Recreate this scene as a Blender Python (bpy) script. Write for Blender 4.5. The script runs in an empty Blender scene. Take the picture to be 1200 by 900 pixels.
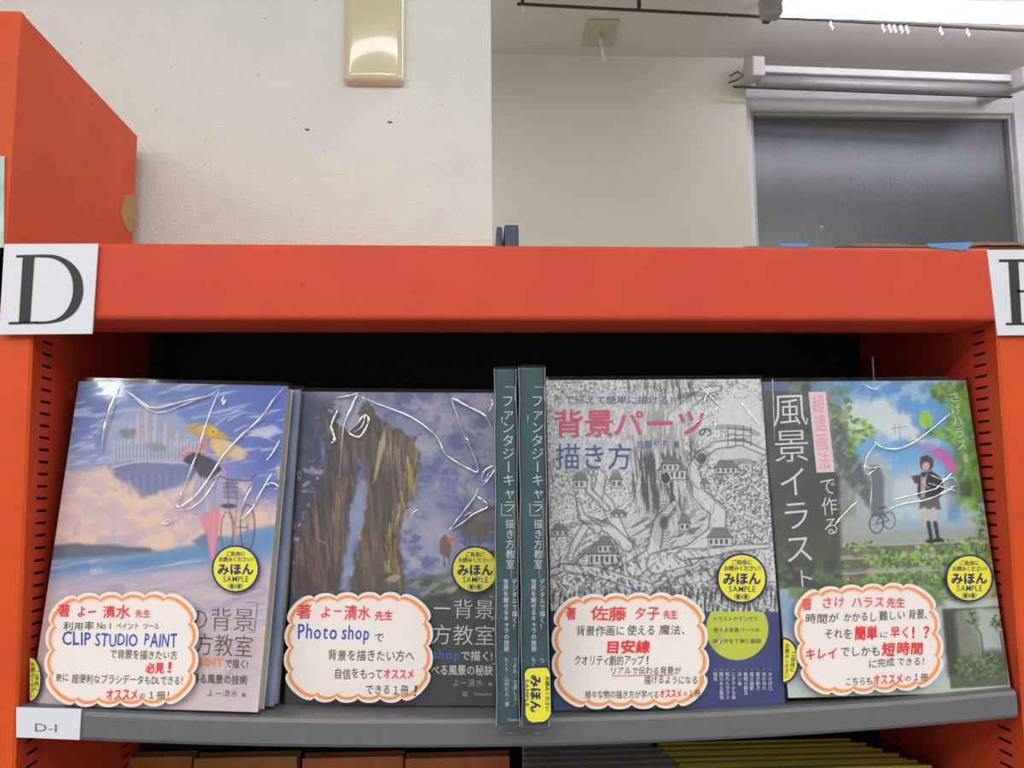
import bpy, bmesh, math, random
import numpy as np
from mathutils import Matrix, Vector

# ------------------------------------------------------------------ camera, world, lamps, exposure
SC = bpy.context.scene
COL = SC.collection
R_ = math.radians
F = 1000.0                                   # focal length in pixels of the 1200x900 frame
CAMP = Vector((0, -.69, .1785))
CAMR = Matrix.Rotation(R_(-3), 3, 'Z') @ Matrix.Rotation(R_(97), 3, 'X') @ Matrix.Rotation(R_(-.5), 3, 'Z')
cd = bpy.data.cameras.new('camera'); cam = bpy.data.objects.new('camera', cd); COL.objects.link(cam)
cd.sensor_width = 36; cd.lens = F * 36 / 1200; cd.clip_start = .01; cd.clip_end = 50
cam.matrix_world = Matrix.Translation(CAMP) @ CAMR.to_4x4()
SC.camera = cam
vs = SC.view_settings
vs.view_transform = 'Standard'; vs.look = 'None'; vs.gamma = 1; vs.use_curve_mapping = False
vs.exposure = -0.2
w = bpy.data.worlds.new('world'); SC.world = w; w.use_nodes = True
bg = w.node_tree.nodes['Background']; bg.inputs[0].default_value = (.98, 1, 1.01, 1); bg.inputs[1].default_value = .66

CEIL = 1.40
def tube_and_fill_light(x, y, power, length=1.2, width=.16, z=CEIL - .06, rz=0):
    l = bpy.data.lights.new('ceiling_tube_and_fill_light', 'AREA'); l.shape = 'RECTANGLE'; l.size = length; l.size_y = width
    l.energy = power; l.color = (.97, 1, 1.02)
    o = bpy.data.objects.new('ceiling_tube_and_fill_light', l); COL.objects.link(o); o.location = (x, y, z); o.rotation_euler.z = rz
for x in (-2.0, -.3, 1.4):
    tube_and_fill_light(x, -.95, 5, width=.12)
    tube_and_fill_light(x, -1.65, 12)
    tube_and_fill_light(x, -2.4, 27)
tube_and_fill_light(-1.0, 1.05, 14)  # added fill lamp, hidden behind the back wall, brightens the far wall
tube_and_fill_light(1.3, .1, 11)  # added fill lamp above the frame, lifts the window wall and frame

# ------------------------------------------------------------------ helpers
def s2l(c):
    c = np.asarray(c, float) / 255.0
    return np.where(c <= .04045, c / 12.92, ((c + .055) / 1.055) ** 2.4)
def pray(x, y): return CAMR @ Vector(((x - 600) / F, -(y - 450) / F, -1))
def hit(x, y, y0=None, z0=None, x0=None):
    r = pray(x, y)
    t = (y0 - CAMP.y) / r.y if y0 is not None else (z0 - CAMP.z) / r.z if z0 is not None else (x0 - CAMP.x) / r.x
    return CAMP + r * t
def link(o, parent=None):
    COL.objects.link(o)
    if parent is not None: o.parent = parent
    return o
def tag(o, label=None, cat=None, group=None, kind=None):
    if label: o['label'] = label
    if cat: o['category'] = cat
    if group: o['group'] = group
    if kind: o['kind'] = kind
    return o
def empty(name, loc=(0, 0, 0), mat=None):
    o = bpy.data.objects.new(name, None); o.empty_display_size = .02; link(o)
    if mat is not None: o.matrix_world = mat
    else: o.location = loc
    return o
def mk(name, verts, faces, mat, parent=None, smooth=False):
    me = bpy.data.meshes.new(name); me.from_pydata([tuple(v) for v in verts], [], faces)
    me.materials.append(mat)
    if smooth: me.polygons.foreach_set('use_smooth', [True] * len(me.polygons))
    me.update()
    return link(bpy.data.objects.new(name, me), parent)
def frombm(name, bm, mat, parent=None, smooth=False):
    me = bpy.data.meshes.new(name); bmesh.ops.recalc_face_normals(bm, faces=bm.faces); bm.to_mesh(me); bm.free()
    me.materials.append(mat)
    if smooth: me.polygons.foreach_set('use_smooth', [True] * len(me.polygons))
    return link(bpy.data.objects.new(name, me), parent)
def addbox(bm, x0, x1, y0, y1, z0, z1, bev=0, seg=2):
    r = bmesh.ops.create_cube(bm, size=1)
    vsx = r['verts']
    for v in vsx:
        v.co = Vector((x0 + (v.co.x + .5) * (x1 - x0), y0 + (v.co.y + .5) * (y1 - y0), z0 + (v.co.z + .5) * (z1 - z0)))
    if bev:
        es = list({e for v in vsx for e in v.link_edges})
        bmesh.ops.bevel(bm, geom=es, offset=bev, segments=seg, affect='EDGES', profile=.5)
def box(name, x0, x1, y0, y1, z0, z1, mat, parent=None, bev=0, seg=2):
    bm = bmesh.new(); addbox(bm, x0, x1, y0, y1, z0, z1, bev, seg)
    return frombm(name, bm, mat, parent)
def addtube(bm, pts, r, n=8):
    pts = [Vector(p) for p in pts]; rings = []
    for i, p in enumerate(pts):
        d = (pts[min(i + 1, len(pts) - 1)] - pts[max(i - 1, 0)]).normalized()
        a = d.orthogonal().normalized() if abs(d.z) > .95 else d.cross(Vector((0, 0, 1))).normalized(); b = d.cross(a)
        rings.append([bm.verts.new(p + (a * math.cos(t) + b * math.sin(t)) * r) for t in [2 * math.pi * k / n for k in range(n)]])
    for A, B in zip(rings, rings[1:]):
        for k in range(n): bm.faces.new((A[k], A[(k + 1) % n], B[(k + 1) % n], B[k]))
    bm.faces.new(rings[0]); bm.faces.new(rings[-1][::-1])
def tube(name, pts, r, mat, parent=None, n=8):
    bm = bmesh.new(); addtube(bm, pts, r, n)
    return frombm(name, bm, mat, parent, True)

# ------------------------------------------------------------------ materials
def M(name, rgb, rough=.6, metal=0, var=0, vscale=30, bump=0, bscale=400, coat=0, spec=.5, emit=0, stretch=None, speck=None):
    m = bpy.data.materials.new(name); m.use_nodes = True; nt = m.node_tree; N = nt.nodes; L = nt.links
    b = N['Principled BSDF']; c = [float(v) for v in s2l(rgb)] + [1]
    b.inputs['Base Color'].default_value = c; b.inputs['Roughness'].default_value = rough; b.inputs['Metallic'].default_value = metal
    b.inputs['Coat Weight'].default_value = coat; b.inputs['Specular IOR Level'].default_value = spec
    tc = N.new('ShaderNodeTexCoord'); co = tc.outputs['Object']
    if stretch:
        mp = N.new('ShaderNodeMapping'); mp.inputs['Scale'].default_value = stretch; L.new(co, mp.inputs[0]); co = mp.outputs[0]
    n = N.new('ShaderNodeTexNoise'); n.inputs['Scale'].default_value = vscale; n.inputs['Detail'].default_value = 5; L.new(co, n.inputs['Vector'])
    r = N.new('ShaderNodeValToRGB'); r.color_ramp.elements[0].position = .3; r.color_ramp.elements[1].position = .7
    v = max(var, .015)
    r.color_ramp.elements[0].color = [x * (1 - v) for x in c[:3]] + [1]; r.color_ramp.elements[1].color = [min(1, x * (1 + v)) for x in c[:3]] + [1]
    L.new(n.outputs[0], r.inputs[0]); out = r.outputs[0]
    if speck:                                   # small scattered dirt specks: (rgb, scale, threshold)
        n3 = N.new('ShaderNodeTexNoise'); n3.inputs['Scale'].default_value = speck[1]; n3.inputs['Detail'].default_value = 2; L.new(tc.outputs['Object'], n3.inputs['Vector'])
        mr = N.new('ShaderNodeMapRange'); mr.inputs[1].default_value = speck[2]; mr.inputs[2].default_value = speck[2] + .05; L.new(n3.outputs[0], mr.inputs[0])
        mx = N.new('ShaderNodeMix'); mx.data_type = 'RGBA'; L.new(mr.outputs[0], mx.inputs[0]); L.new(out, mx.inputs[6])
        mx.inputs[7].default_value = [float(v) for v in s2l(speck[0])] + [1]; out = mx.outputs[2]
    L.new(out, b.inputs['Base Color'])
    if bump:
        n2 = N.new('ShaderNodeTexNoise'); n2.inputs['Scale'].default_value = bscale; n2.inputs['Detail'].default_value = 3; L.new(co, n2.inputs['Vector'])
        bp = N.new('ShaderNodeBump'); bp.inputs['Strength'].default_value = bump; bp.inputs['Distance'].default_value = .001 if bump < .9 else .0018
        L.new(n2.outputs[0], bp.inputs['Height']); L.new(bp.outputs[0], b.inputs['Normal'])
    if emit:
        b.inputs['Emission Color'].default_value = c; b.inputs['Emission Strength'].default_value = emit
    return m
ORANGE = M('orange_painted_steel', (214, 78, 28), .45, spec=.3, var=.10, vscale=14, bump=.12, bscale=700, speck=((120, 45, 30), 90, .74))
REDOR = M('red_orange_painted_steel', (206, 70, 42), .5, spec=.3, var=.08, vscale=10, bump=.12, bscale=900, speck=((150, 60, 45), 60, .74))
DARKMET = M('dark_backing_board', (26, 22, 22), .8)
GREYST = M('grey_shelf_steel', (102, 102, 104), .38, var=.05, vscale=60, bump=.15, bscale=1200, spec=.6)
WALLP = M('woven_beige_wallpaper', (234, 237, 229), .85, var=.05, vscale=9, bump=1.0, bscale=480, stretch=(1, 1, 1.25), speck=((150, 138, 124), 190, .74))
WALLF = M('plain_beige_wallpaper', (220, 215, 201), .9, var=.03, vscale=4, bump=.3, bscale=350)
CEILM = M('ceiling_panel', (222, 214, 206), .9, var=.03, vscale=3)
FLOORM = M('grey_floor_tiles', (150, 146, 140), .5, var=.06)
PLATE = M('cream_glossy_plastic', (212, 205, 172), .12, var=.02, coat=.6)
PLATE2 = M('aged_cream_plastic', (190, 184, 156), .35, var=.03)
WHITEP = M('white_paint', (232, 228, 230), .5, var=.02)
GREYP = M('light_grey_metal', (176, 174, 174), .4, metal=.25, var=.04)
DARKP = M('dark_metal_rail', (70, 62, 58), .5, metal=.3)
TUBEM = M('lit_fluorescent_tube', (235, 236, 255), .5, emit=17)
PAPERW = M('white_sign_paper', (222, 222, 228), .45, var=.02, vscale=8, bump=.15, bscale=60)
BLACKI = M('black_print', (32, 30, 34), .45)
GREYI = M('grey_print', (90, 90, 94), .5)
CARDW = M('card_stock', (236, 226, 220), .55, var=.012, vscale=60)
CARDO = M('orange_card_border', (244, 146, 78), .55, var=.05, vscale=200)
CARDP = M('pale_peach_card_border', (247, 200, 172), .55)
REDI = M('red_marker', (232, 52, 50), .6, var=.1, vscale=300)
PINKI = M('pink_marker', (236, 78, 92), .6, var=.1, vscale=300)
BLUEI = M('blue_marker', (34, 70, 176), .6, var=.1, vscale=300)
INKI = M('dark_pen', (66, 66, 66), .6, var=.15, vscale=300)
YEL = M('yellow_sticker', (232, 222, 56), .35, var=.02)
NAVY = M('navy_print', (34, 36, 104), .4)
NAVYB = M('navy_cover_print', (48, 58, 122), .35, var=.08, vscale=40)
LIME = M('lime_cover_print', (208, 216, 66), .35)
PAGES = M('book_pages', (206, 200, 188), .8, var=.08, vscale=600, stretch=(1, 40, 1))
WCOV = M('white_cover_board', (224, 220, 216), .4)
DKCOV = M('dark_cover_board', (58, 56, 58), .4)
BLUECOV = M('blue_grey_cover_board', (120, 136, 170), .4, var=.2, vscale=25)
TEAL = M('teal_spine_print', (40, 82, 90), .3, var=.45, vscale=22, coat=.3)
LETW = M('white_print', (226, 228, 228), .45)
LETWD = M('soft_white_print', (190, 194, 198), .45)
LETG = M('grey_brown_print', (96, 80, 78), .45)
LETP = M('rose_print', (212, 88, 116), .45, var=.08, vscale=200)
LETB = M('indigo_print', (70, 88, 152), .45, var=.1, vscale=200)
LETO = M('orange_print', (240, 158, 88), .45)
LETBL = M('sky_blue_print', (52, 118, 190), .45)
PINKP = M('pale_pink_strip', (240, 214, 222), .45)
CARDB = M('corrugated_cardboard', (150, 120, 88), .9, var=.1, vscale=120, bump=.5, bscale=500)
TAPEB = M('blue_tape', (92, 142, 190), .5, var=.06)
NAVYPL = M('navy_plastic', (42, 50, 84), .35)
CHIP = M('torn_brown_tape', (176, 142, 78), .6, var=.15, vscale=150)
def film_material():
    m = bpy.data.materials.new('clear_plastic_film'); m.use_nodes = True; nt = m.node_tree; N = nt.nodes; L = nt.links
    N.remove(N['Principled BSDF']); out = N['Material Output']
    t = N.new('ShaderNodeBsdfTransparent'); g = N.new('ShaderNodeBsdfGlossy'); g.inputs['Roughness'].default_value = .09
    lw = N.new('ShaderNodeLayerWeight'); lw.inputs[0].default_value = .35
    mr = N.new('ShaderNodeMapRange'); mr.inputs[3].default_value = .022; mr.inputs[4].default_value = .5; L.new(lw.outputs['Fresnel'], mr.inputs[0])
    mx = N.new('ShaderNodeMixShader'); L.new(mr.outputs[0], mx.inputs[0]); L.new(t.outputs[0], mx.inputs[1]); L.new(g.outputs[0], mx.inputs[2]); L.new(mx.outputs[0], out.inputs[0])
    tc = N.new('ShaderNodeTexCoord'); n = N.new('ShaderNodeTexNoise'); n.inputs['Scale'].default_value = 45; n.inputs['Detail'].default_value = 3
    L.new(tc.outputs['Object'], n.inputs['Vector']); bp = N.new('ShaderNodeBump'); bp.inputs['Strength'].default_value = .10; bp.inputs['Distance'].default_value = .002
    L.new(n.outputs[0], bp.inputs['Height']); L.new(bp.outputs[0], g.inputs['Normal'])
    return m
FILM = film_material()
def crease_material():
    m = bpy.data.materials.new('creased_film_ridge'); m.use_nodes = True; nt = m.node_tree; N = nt.nodes; L = nt.links
    N.remove(N['Principled BSDF']); out = N['Material Output']
    t = N.new('ShaderNodeBsdfTransparent'); g = N.new('ShaderNodeBsdfGlossy'); g.inputs['Roughness'].default_value = .16
    mx = N.new('ShaderNodeMixShader'); mx.inputs[0].default_value = .6; L.new(t.outputs[0], mx.inputs[1]); L.new(g.outputs[0], mx.inputs[2]); L.new(mx.outputs[0], out.inputs[0])
    return m
CREASE = crease_material()
def print_material():
    m = bpy.data.materials.new('cover_print'); m.use_nodes = True; nt = m.node_tree
    b = nt.nodes['Principled BSDF']; a = nt.nodes.new('ShaderNodeAttribute'); a.attribute_name = 'ink'
    nt.links.new(a.outputs['Color'], b.inputs['Base Color']); b.inputs['Roughness'].default_value = .45
    return m
PRINT = print_material()

# ------------------------------------------------------------------ lettering
_gl = {}
def glyph(ch, off=0.0):
    if off > .0075:                                # bold: overlaid shifted copies instead of an outline offset that tears dense characters
        if (ch, off) not in _gl:
            V, Fc = glyph(ch, .0); d = off * .9; VV = []; FF = []
            for dx, dy in ((-d, 0), (d, 0), (0, d), (0, -d)):
                n = len(VV) and sum(len(a) for a in VV); VV.append(V + (dx, dy, len(VV))); FF += [tuple(i + n for i in f) for f in Fc]
            _gl[(ch, off)] = (np.concatenate(VV), FF)
        return _gl[(ch, off)]
    k = (ch, off)
    if k not in _gl:
        c = bpy.data.curves.new('g', 'FONT'); c.body = ch; c.size = 1; c.resolution_u = 2; c.offset = off
        o = bpy.data.objects.new('g', c); COL.objects.link(o)
        bpy.context.view_layer.update()
        ev = o.evaluated_get(bpy.context.evaluated_depsgraph_get()); me = ev.to_mesh()
        V = np.array([(v.co.x, v.co.y, 0) for v in me.vertices]).reshape(-1, 3); Fc = [tuple(p.vertices) for p in me.polygons]
        ev.to_mesh_clear(); bpy.data.objects.remove(o); bpy.data.curves.remove(c)
        _gl[k] = (V, Fc)
    return _gl[k]
class Plane:
    """a flat printed surface: frame matrix (local x right, z up, y into the depth); px() turns a photo pixel into its local point"""
    def __init__(s, mat): s.m = mat; s.inv = mat.inverted(); s.o = s.inv @ CAMP; s.r = s.inv.to_3x3()
    def px(s, x, y, off=0.0):
        d = s.r @ pray(x, y); t = (off - s.o.y) / d.y
        return s.o + d * t
    def to_px(s, p):
        q = CAMR.transposed() @ (s.m @ Vector(p) - CAMP)
        return 600 + F * q.x / -q.z, 450 - F * q.y / -q.z
rnd = random.Random(5)
def chunk(text, x0, y0, x1, y1, h, off=0.0, jit=0.0, vert=False, wid=None, italic=0.0):
    """lay text from (x0,y0) to (x1,y1) in pixels; returns verts (pixels) and faces. horizontal: baseline; vertical: column centre, top to bottom"""
    V = []; Fs = []; n0 = 0
    chars = list(text); D = np.array([x1 - x0, y1 - y0], float); Ln = np.hypot(*D); D /= Ln
    if not vert:
        items = []; pos = 0
        for ch in chars:
            if ch == ' ': pos += .35; continue
            g = glyph(ch, off)
            if ord(ch) < 0x2000:
                a, b = g[0][:, 0].min(), g[0][:, 0].max(); items.append((g, pos - a, ch)); pos += b - a + .12
            else:
                wd = .78 if ch in 'ァィゥェォッャュョっ' else 1.0
                items.append((g, pos - (1 - wd) / 2, ch)); pos += wd
        mn = min((g[0][:, 0] + p).min() for g, p, c in items); mx = max((g[0][:, 0] + p).max() for g, p, c in items)
        sx = Ln / (mx - mn); up = np.array([D[1], -D[0]])
        for g, p, c in items:
            lay = g[0][:, 2:]; v = g[0][:, :2].copy(); v[:, 0] += p - mn
            if jit:
                cx, cy = v.mean(0); a = rnd.gauss(0, jit); q = v - (cx, cy); k = 1 + rnd.gauss(0, jit)
                v = np.c_[q[:, 0] * math.cos(a) - q[:, 1] * math.sin(a), q[:, 0] * math.sin(a) + q[:, 1] * math.cos(a)] * k + (cx, cy + rnd.gauss(0, jit * .5))
            v[:, 0] += v[:, 1] * italic
            P = np.array([x0, y0]) + v[:, :1] * sx * D + v[:, 1:] * h * up
            V += np.c_[P, lay].tolist(); Fs += [tuple(i + n0 for i in f) for f in g[1]]; n0 = len(V)
    else:
        n = len(chars); st = Ln / n; right = np.array([D[1], -D[0]]); wid = wid or st
        for i, ch in enumerate(chars):
            if ch == ' ': continue
            g = glyph(ch, off); lay = g[0][:, 2:]; v = g[0][:, :2] - (.5, .38)
            if ch in 'ー「」―～': v = np.c_[v[:, 1], -v[:, 0]]
            if ch in 'ァャッ・、！': v = v + (.05, .03)
            P = np.array([x0, y0]) + D * st * (i + .5) + v[:, :1] * wid * right - v[:, 1:] * st * D
            V += np.c_[P, lay].tolist(); Fs += [tuple(k + n0 for k in f) for f in g[1]]; n0 = len(V)
    return V, Fs
def letter(name, chunks, plane, mat, parent, off=-.0004, label=None):
    V = []; Fs = []
    for c in chunks:
        v, f = chunk(*c[0], **c[1]) if isinstance(c[0], tuple) else c
        n = len(V); V += v; Fs += [tuple(i + n for i in k) for k in f]
    o = mk(name, [plane.px(p[0], p[1], off - (p[2] * .00007 if len(p) > 2 else 0)) for p in V], Fs, mat, parent)
    if label: o['label'] = label
    return o
def ch(*a, **k): return (a, k)
def pxline(pts, wpx):
    """thin polyline ribbon in pixels"""
    V = []; Fs = []
    P = [np.array(p, float) for p in pts]
    for i, p in enumerate(P):
        d = P[min(i + 1, len(P) - 1)] - P[max(i - 1, 0)]; d /= np.hypot(*d) + 1e-9; n = np.array([-d[1], d[0]]) * wpx / 2
        V += [(p + n).tolist(), (p - n).tolist()]
    for i in range(len(P) - 1): Fs.append((2 * i, 2 * i + 1, 2 * i + 3, 2 * i + 2))
    return V, Fs
def pxpoly(pts): return [list(p) for p in pts], [tuple(range(len(pts)))]
def pxdisc(cx, cy, rx, ry=None, n=40, a0=0, a1=360):
    ry = ry or rx
    return pxpoly([(cx + rx * math.cos(R_(a0 + (a1 - a0) * i / n)), cy + ry * math.sin(R_(a0 + (a1 - a0) * i / n))) for i in range(n if a1 - a0 >= 360 else n + 1)])
def slab(name, pts, plane, off, th, mat, parent, label=None):
    """a thin flat piece cut to an outline given in pixels, with real thickness"""
    A = [plane.px(x, y, off) for x, y in pts]; n = len(A)
    B = [p + Vector((0, th, 0)) for p in A]
    c = sum(A, Vector()) / n
    V = A + B
    Fs = [tuple(range(n)), tuple(range(2 * n - 1, n - 1, -1))] + [(i, i + n, (i + 1) % n + n, (i + 1) % n) for i in range(n)]
    o = mk(name, V, Fs, mat, parent)
    if label: o['label'] = label
    return o

# ------------------------------------------------------------------ painting flat cover prints (numpy, stored as a colour attribute)
def vnoise(x, y, seed, octs=4, per=None):
    out = np.zeros_like(x); amp = 1; tot = 0
    for o in range(octs):
        rg = np.random.RandomState(seed * 13 + o).rand(97, 97)
        fx = np.floor(x); fy = np.floor(y); u = x - fx; v = y - fy; u = u * u * (3 - 2 * u); v = v * v * (3 - 2 * v)
        i = fx.astype(int) % 96; j = fy.astype(int) % 96
        out += amp * ((rg[j, i] * (1 - u) + rg[j, i + 1] * u) * (1 - v) + (rg[j + 1, i] * (1 - u) + rg[j + 1, i + 1] * u) * v)
        tot += amp; amp *= .55; x = x * 2.03 + 7.1; y = y * 2.03 + 3.7
    return out / tot
def sstep(a, b, x):
    t = np.clip((x - a) / (b - a), 0, 1); return t * t * (3 - 2 * t)
class Art:
    def __init__(s, plane, W, H, nx, ny, off=0.0):
        s.pl = plane; s.W = W; s.H = H; s.nx = nx; s.ny = ny; s.off = off
        u, v = np.meshgrid(np.linspace(-W / 2, W / 2, nx), np.linspace(0, H, ny)); s.u = u.ravel(); s.v = v.ravel()
        m = np.array(plane.m); P = np.c_[s.u, np.full_like(s.u, off), s.v, np.ones_like(s.u)] @ m.T
        q = (P[:, :3] - np.array(CAMP)) @ np.array(CAMR)
        s.X = 600 + F * q[:, 0] / -q[:, 2]; s.Y = 450 - F * q[:, 1] / -q[:, 2]
        s.c = np.zeros((len(s.u), 3))
    def base(s, stops):
        ys = [a for a, b in stops]; cs = np.array([b for a, b in stops], float)
        for k in range(3): s.c[:, k] = np.interp(s.Y, ys, cs[:, k])
    def mix(s, a, col):
        s.c = s.c * (1 - a[:, None]) + a[:, None] * np.asarray(col, float)
    def n(s, sx, sy, seed, octs=4, ang=0):
        x, y = s.X, s.Y
        if ang: ca, sa = math.cos(R_(ang)), math.sin(R_(ang)); x, y = x * ca + y * sa, -x * sa + y * ca
        return vnoise(x / sx, y / sy, seed, octs)
    def poly(s, pts, col, soft=1.0, alpha=1.0, wob=0, seed=1):
        X, Y = s.X, s.Y
        P = np.array(pts, float); pad = soft + wob + 2
        m = (X > P[:, 0].min() - pad) & (X < P[:, 0].max() + pad) & (Y > P[:, 1].min() - pad) & (Y < P[:, 1].max() + pad)
        if not m.any(): return
        x = X[m]; y = Y[m]
        if wob:
            x = x + (vnoise(x / 9, y / 9, seed, 3) - .5) * 2 * wob; y = y + (vnoise(x / 9, y / 9, seed + 5, 3) - .5) * 2 * wob
        ins = np.zeros(len(x), bool); d = np.full(len(x), 1e9)
        for i in range(len(P)):
            a = P[i]; b = P[(i + 1) % len(P)]
            c = ((a[1] > y) != (b[1] > y)) & (x < (b[0] - a[0]) * (y - a[1]) / (b[1] - a[1] + 1e-12) + a[0]); ins ^= c
            e = b - a; t = np.clip(((x - a[0]) * e[0] + (y - a[1]) * e[1]) / (e @ e + 1e-9), 0, 1)
            d = np.minimum(d, np.hypot(x - a[0] - t * e[0], y - a[1] - t * e[1]))
        sd = np.where(ins, -d, d); al = np.clip(.5 - sd / (2 * soft), 0, 1) * alpha
        s.c[m] = s.c[m] * (1 - al[:, None]) + al[:, None] * np.asarray(col, float)
    def line(s, pts, col, wd=1.0, alpha=1.0, w1=None, soft=.7):
        X, Y = s.X, s.Y; P = np.array(pts, float); pad = wd + 3
        m = (X > P[:, 0].min() - pad) & (X < P[:, 0].max() + pad) & (Y > P[:, 1].min() - pad) & (Y < P[:, 1].max() + pad)
        if not m.any(): return
        x = X[m]; y = Y[m]; d = np.full(len(x), 1e9); nseg = len(P) - 1
        for i in range(nseg):
            a = P[i]; b = P[i + 1]; e = b - a; t = np.clip(((x - a[0]) * e[0] + (y - a[1]) * e[1]) / (e @ e + 1e-9), 0, 1)
            ww = wd if w1 is None else wd + (w1 - wd) * (i + t) / nseg
            d = np.minimum(d, np.hypot(x - a[0] - t * e[0], y - a[1] - t * e[1]) - ww / 2)
        al = np.clip(.5 - d / (2 * soft), 0, 1) * alpha
        s.c[m] = s.c[m] * (1 - al[:, None]) + al[:, None] * np.asarray(col, float)
    def ell(s, cx, cy, rx, ry, col, alpha=1.0, soft=.15, ang=0, wob=0, seed=2):
        dx = s.X - cx; dy = s.Y - cy
        if ang: ca, sa = math.cos(R_(ang)), math.sin(R_(ang)); dx, dy = dx * ca + dy * sa, -dx * sa + dy * ca
        r = np.hypot(dx / rx, dy / ry)
        if wob: r = r + (vnoise(s.X / 8, s.Y / 8, seed, 3) - .5) * 2 * wob
        s.mix((1 - sstep(1 - soft, 1 + soft, r)) * alpha, col)
    def ring(s, cx, cy, rx, ry, col, wd=1, alpha=1.0, a0=0, a1=360):
        s.line([(cx + rx * math.cos(R_(a)), cy + ry * math.sin(R_(a))) for a in np.linspace(a0, a1, 22)], col, wd, alpha)
    def mesh(s, name, parent, mat=None):
        nx, ny = s.nx, s.ny; me = bpy.data.meshes.new(name)
        nv = nx * ny; nf = (nx - 1) * (ny - 1)
        me.vertices.add(nv); me.vertices.foreach_set('co', np.c_[s.u, np.full(nv, s.off), s.v].astype(np.float32).ravel())
        j, i = np.meshgrid(np.arange(ny - 1), np.arange(nx - 1), indexing='ij'); k = (j * nx + i).ravel()
        me.loops.add(nf * 4); me.loops.foreach_set('vertex_index', np.c_[k, k + 1, k + nx + 1, k + nx].astype(np.int32).ravel())
        me.polygons.add(nf); me.polygons.foreach_set('loop_start', np.arange(0, nf * 4, 4, dtype=np.int32))
        me.update(calc_edges=True)
        at = me.color_attributes.new('ink', 'FLOAT_COLOR', 'POINT')
        at.data.foreach_set('color', np.c_[s2l(np.clip(s.c, 0, 255)), np.ones(nv)].astype(np.float32).ravel())
        me.materials.append(mat or PRINT)
        return link(bpy.data.objects.new(name, me), parent)

# ------------------------------------------------------------------ the setting
def struct(name, o=None): o['kind'] = 'structure'; return o
FY, WY = 1.59, 1.70
struct('', box('floor', -3, 3.2, -4.5, 2.2, -1.35, -1.30, FLOORM))
struct('', box('ceiling', -3, 3.2, -4.5, 2.2, CEIL, CEIL + .05, CEILM))
struct('', box('wall_back', -2.2, .029, .275, .62, -1.30, CEIL, WALLP))
c_ = hit(867, 66, y0=FY)
struct('', box('wall_far', -1.0, c_.x + .012, FY, FY + .10, -1.30, CEIL, WALLF))
# window wall: a wall with an opening, the window set in it
g0 = hit(881, 131, y0=WY); g1 = hit(1178, 145, y0=WY); g2 = hit(889, 283, y0=WY)
GX0, GX1, GZ1, GZ0 = g0.x + .005, g1.x + .012, (g0.z + g1.z) / 2 + .004, .30
bm = bmesh.new(); fr = .062
OX0, OX1, OZ0, OZ1 = GX0 - fr, GX1 + fr, GZ0 - fr, GZ1 + fr * .8
addbox(bm, .6, OX0, WY + .02, WY + .2, -1.3, CEIL); addbox(bm, OX1, 3.2, WY + .02, WY + .2, -1.3, CEIL)
addbox(bm, OX0, OX1, WY + .02, WY + .2, OZ1, CEIL); addbox(bm, OX0, OX1, WY + .02, WY + .2, -1.3, OZ0)
struct('', frombm('wall_window', bm, WHITEP))
struct('', box('wall_right', 3.0, 3.1, -4.5, 1.9, -1.3, CEIL, WALLF))
win = empty('window_1', ((GX0 + GX1) / 2, WY + .04, GZ0)); win['kind'] = 'structure'
def wbox(name, x0, x1, y0, y1, z0, z1, m, bev=.003):
    o = box(name, x0 - win.location.x, x1 - win.location.x, y0 - win.location.y, y1 - win.location.y, z0 - GZ0, z1 - GZ0, m, win, bev); return o
wbox('window_frame', OX0, GX0 - .012, WY - .01, WY + .07, OZ0, OZ1, WHITEP); wbox('window_frame', GX1 + .012, OX1, WY - .01, WY + .07, OZ0, OZ1, WHITEP)
wbox('window_frame', GX0 - .012, GX1 + .012, WY - .01, WY + .07, GZ1 + .012, OZ1, WHITEP); wbox('window_frame', GX0 - .012, GX1 + .012, WY - .01, WY + .07, OZ0, GZ0 - .012, WHITEP)
for a in ((GX0 - .012, GX0, GZ0 - .012, GZ1 + .012), (GX1, GX1 + .012, GZ0 - .012, GZ1 + .012), (GX0, GX1, GZ1, GZ1 + .012), (GX0, GX1, GZ0 - .012, GZ0)):
    wbox('glazing_bead', a[0], a[1], WY + .003, WY + .05, a[2], a[3], GREYP, .002)
gm = M('dark_frosted_glass', (86, 92, 94), .29, var=.06, vscale=12, bump=.7, bscale=95, spec=.95, stretch=(1.3, 1, .6), speck=((190, 195, 195), 30, .78))
wbox('pane', GX0, GX1, WY + .022, WY + .03, GZ0, GZ1, gm, 0)

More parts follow.
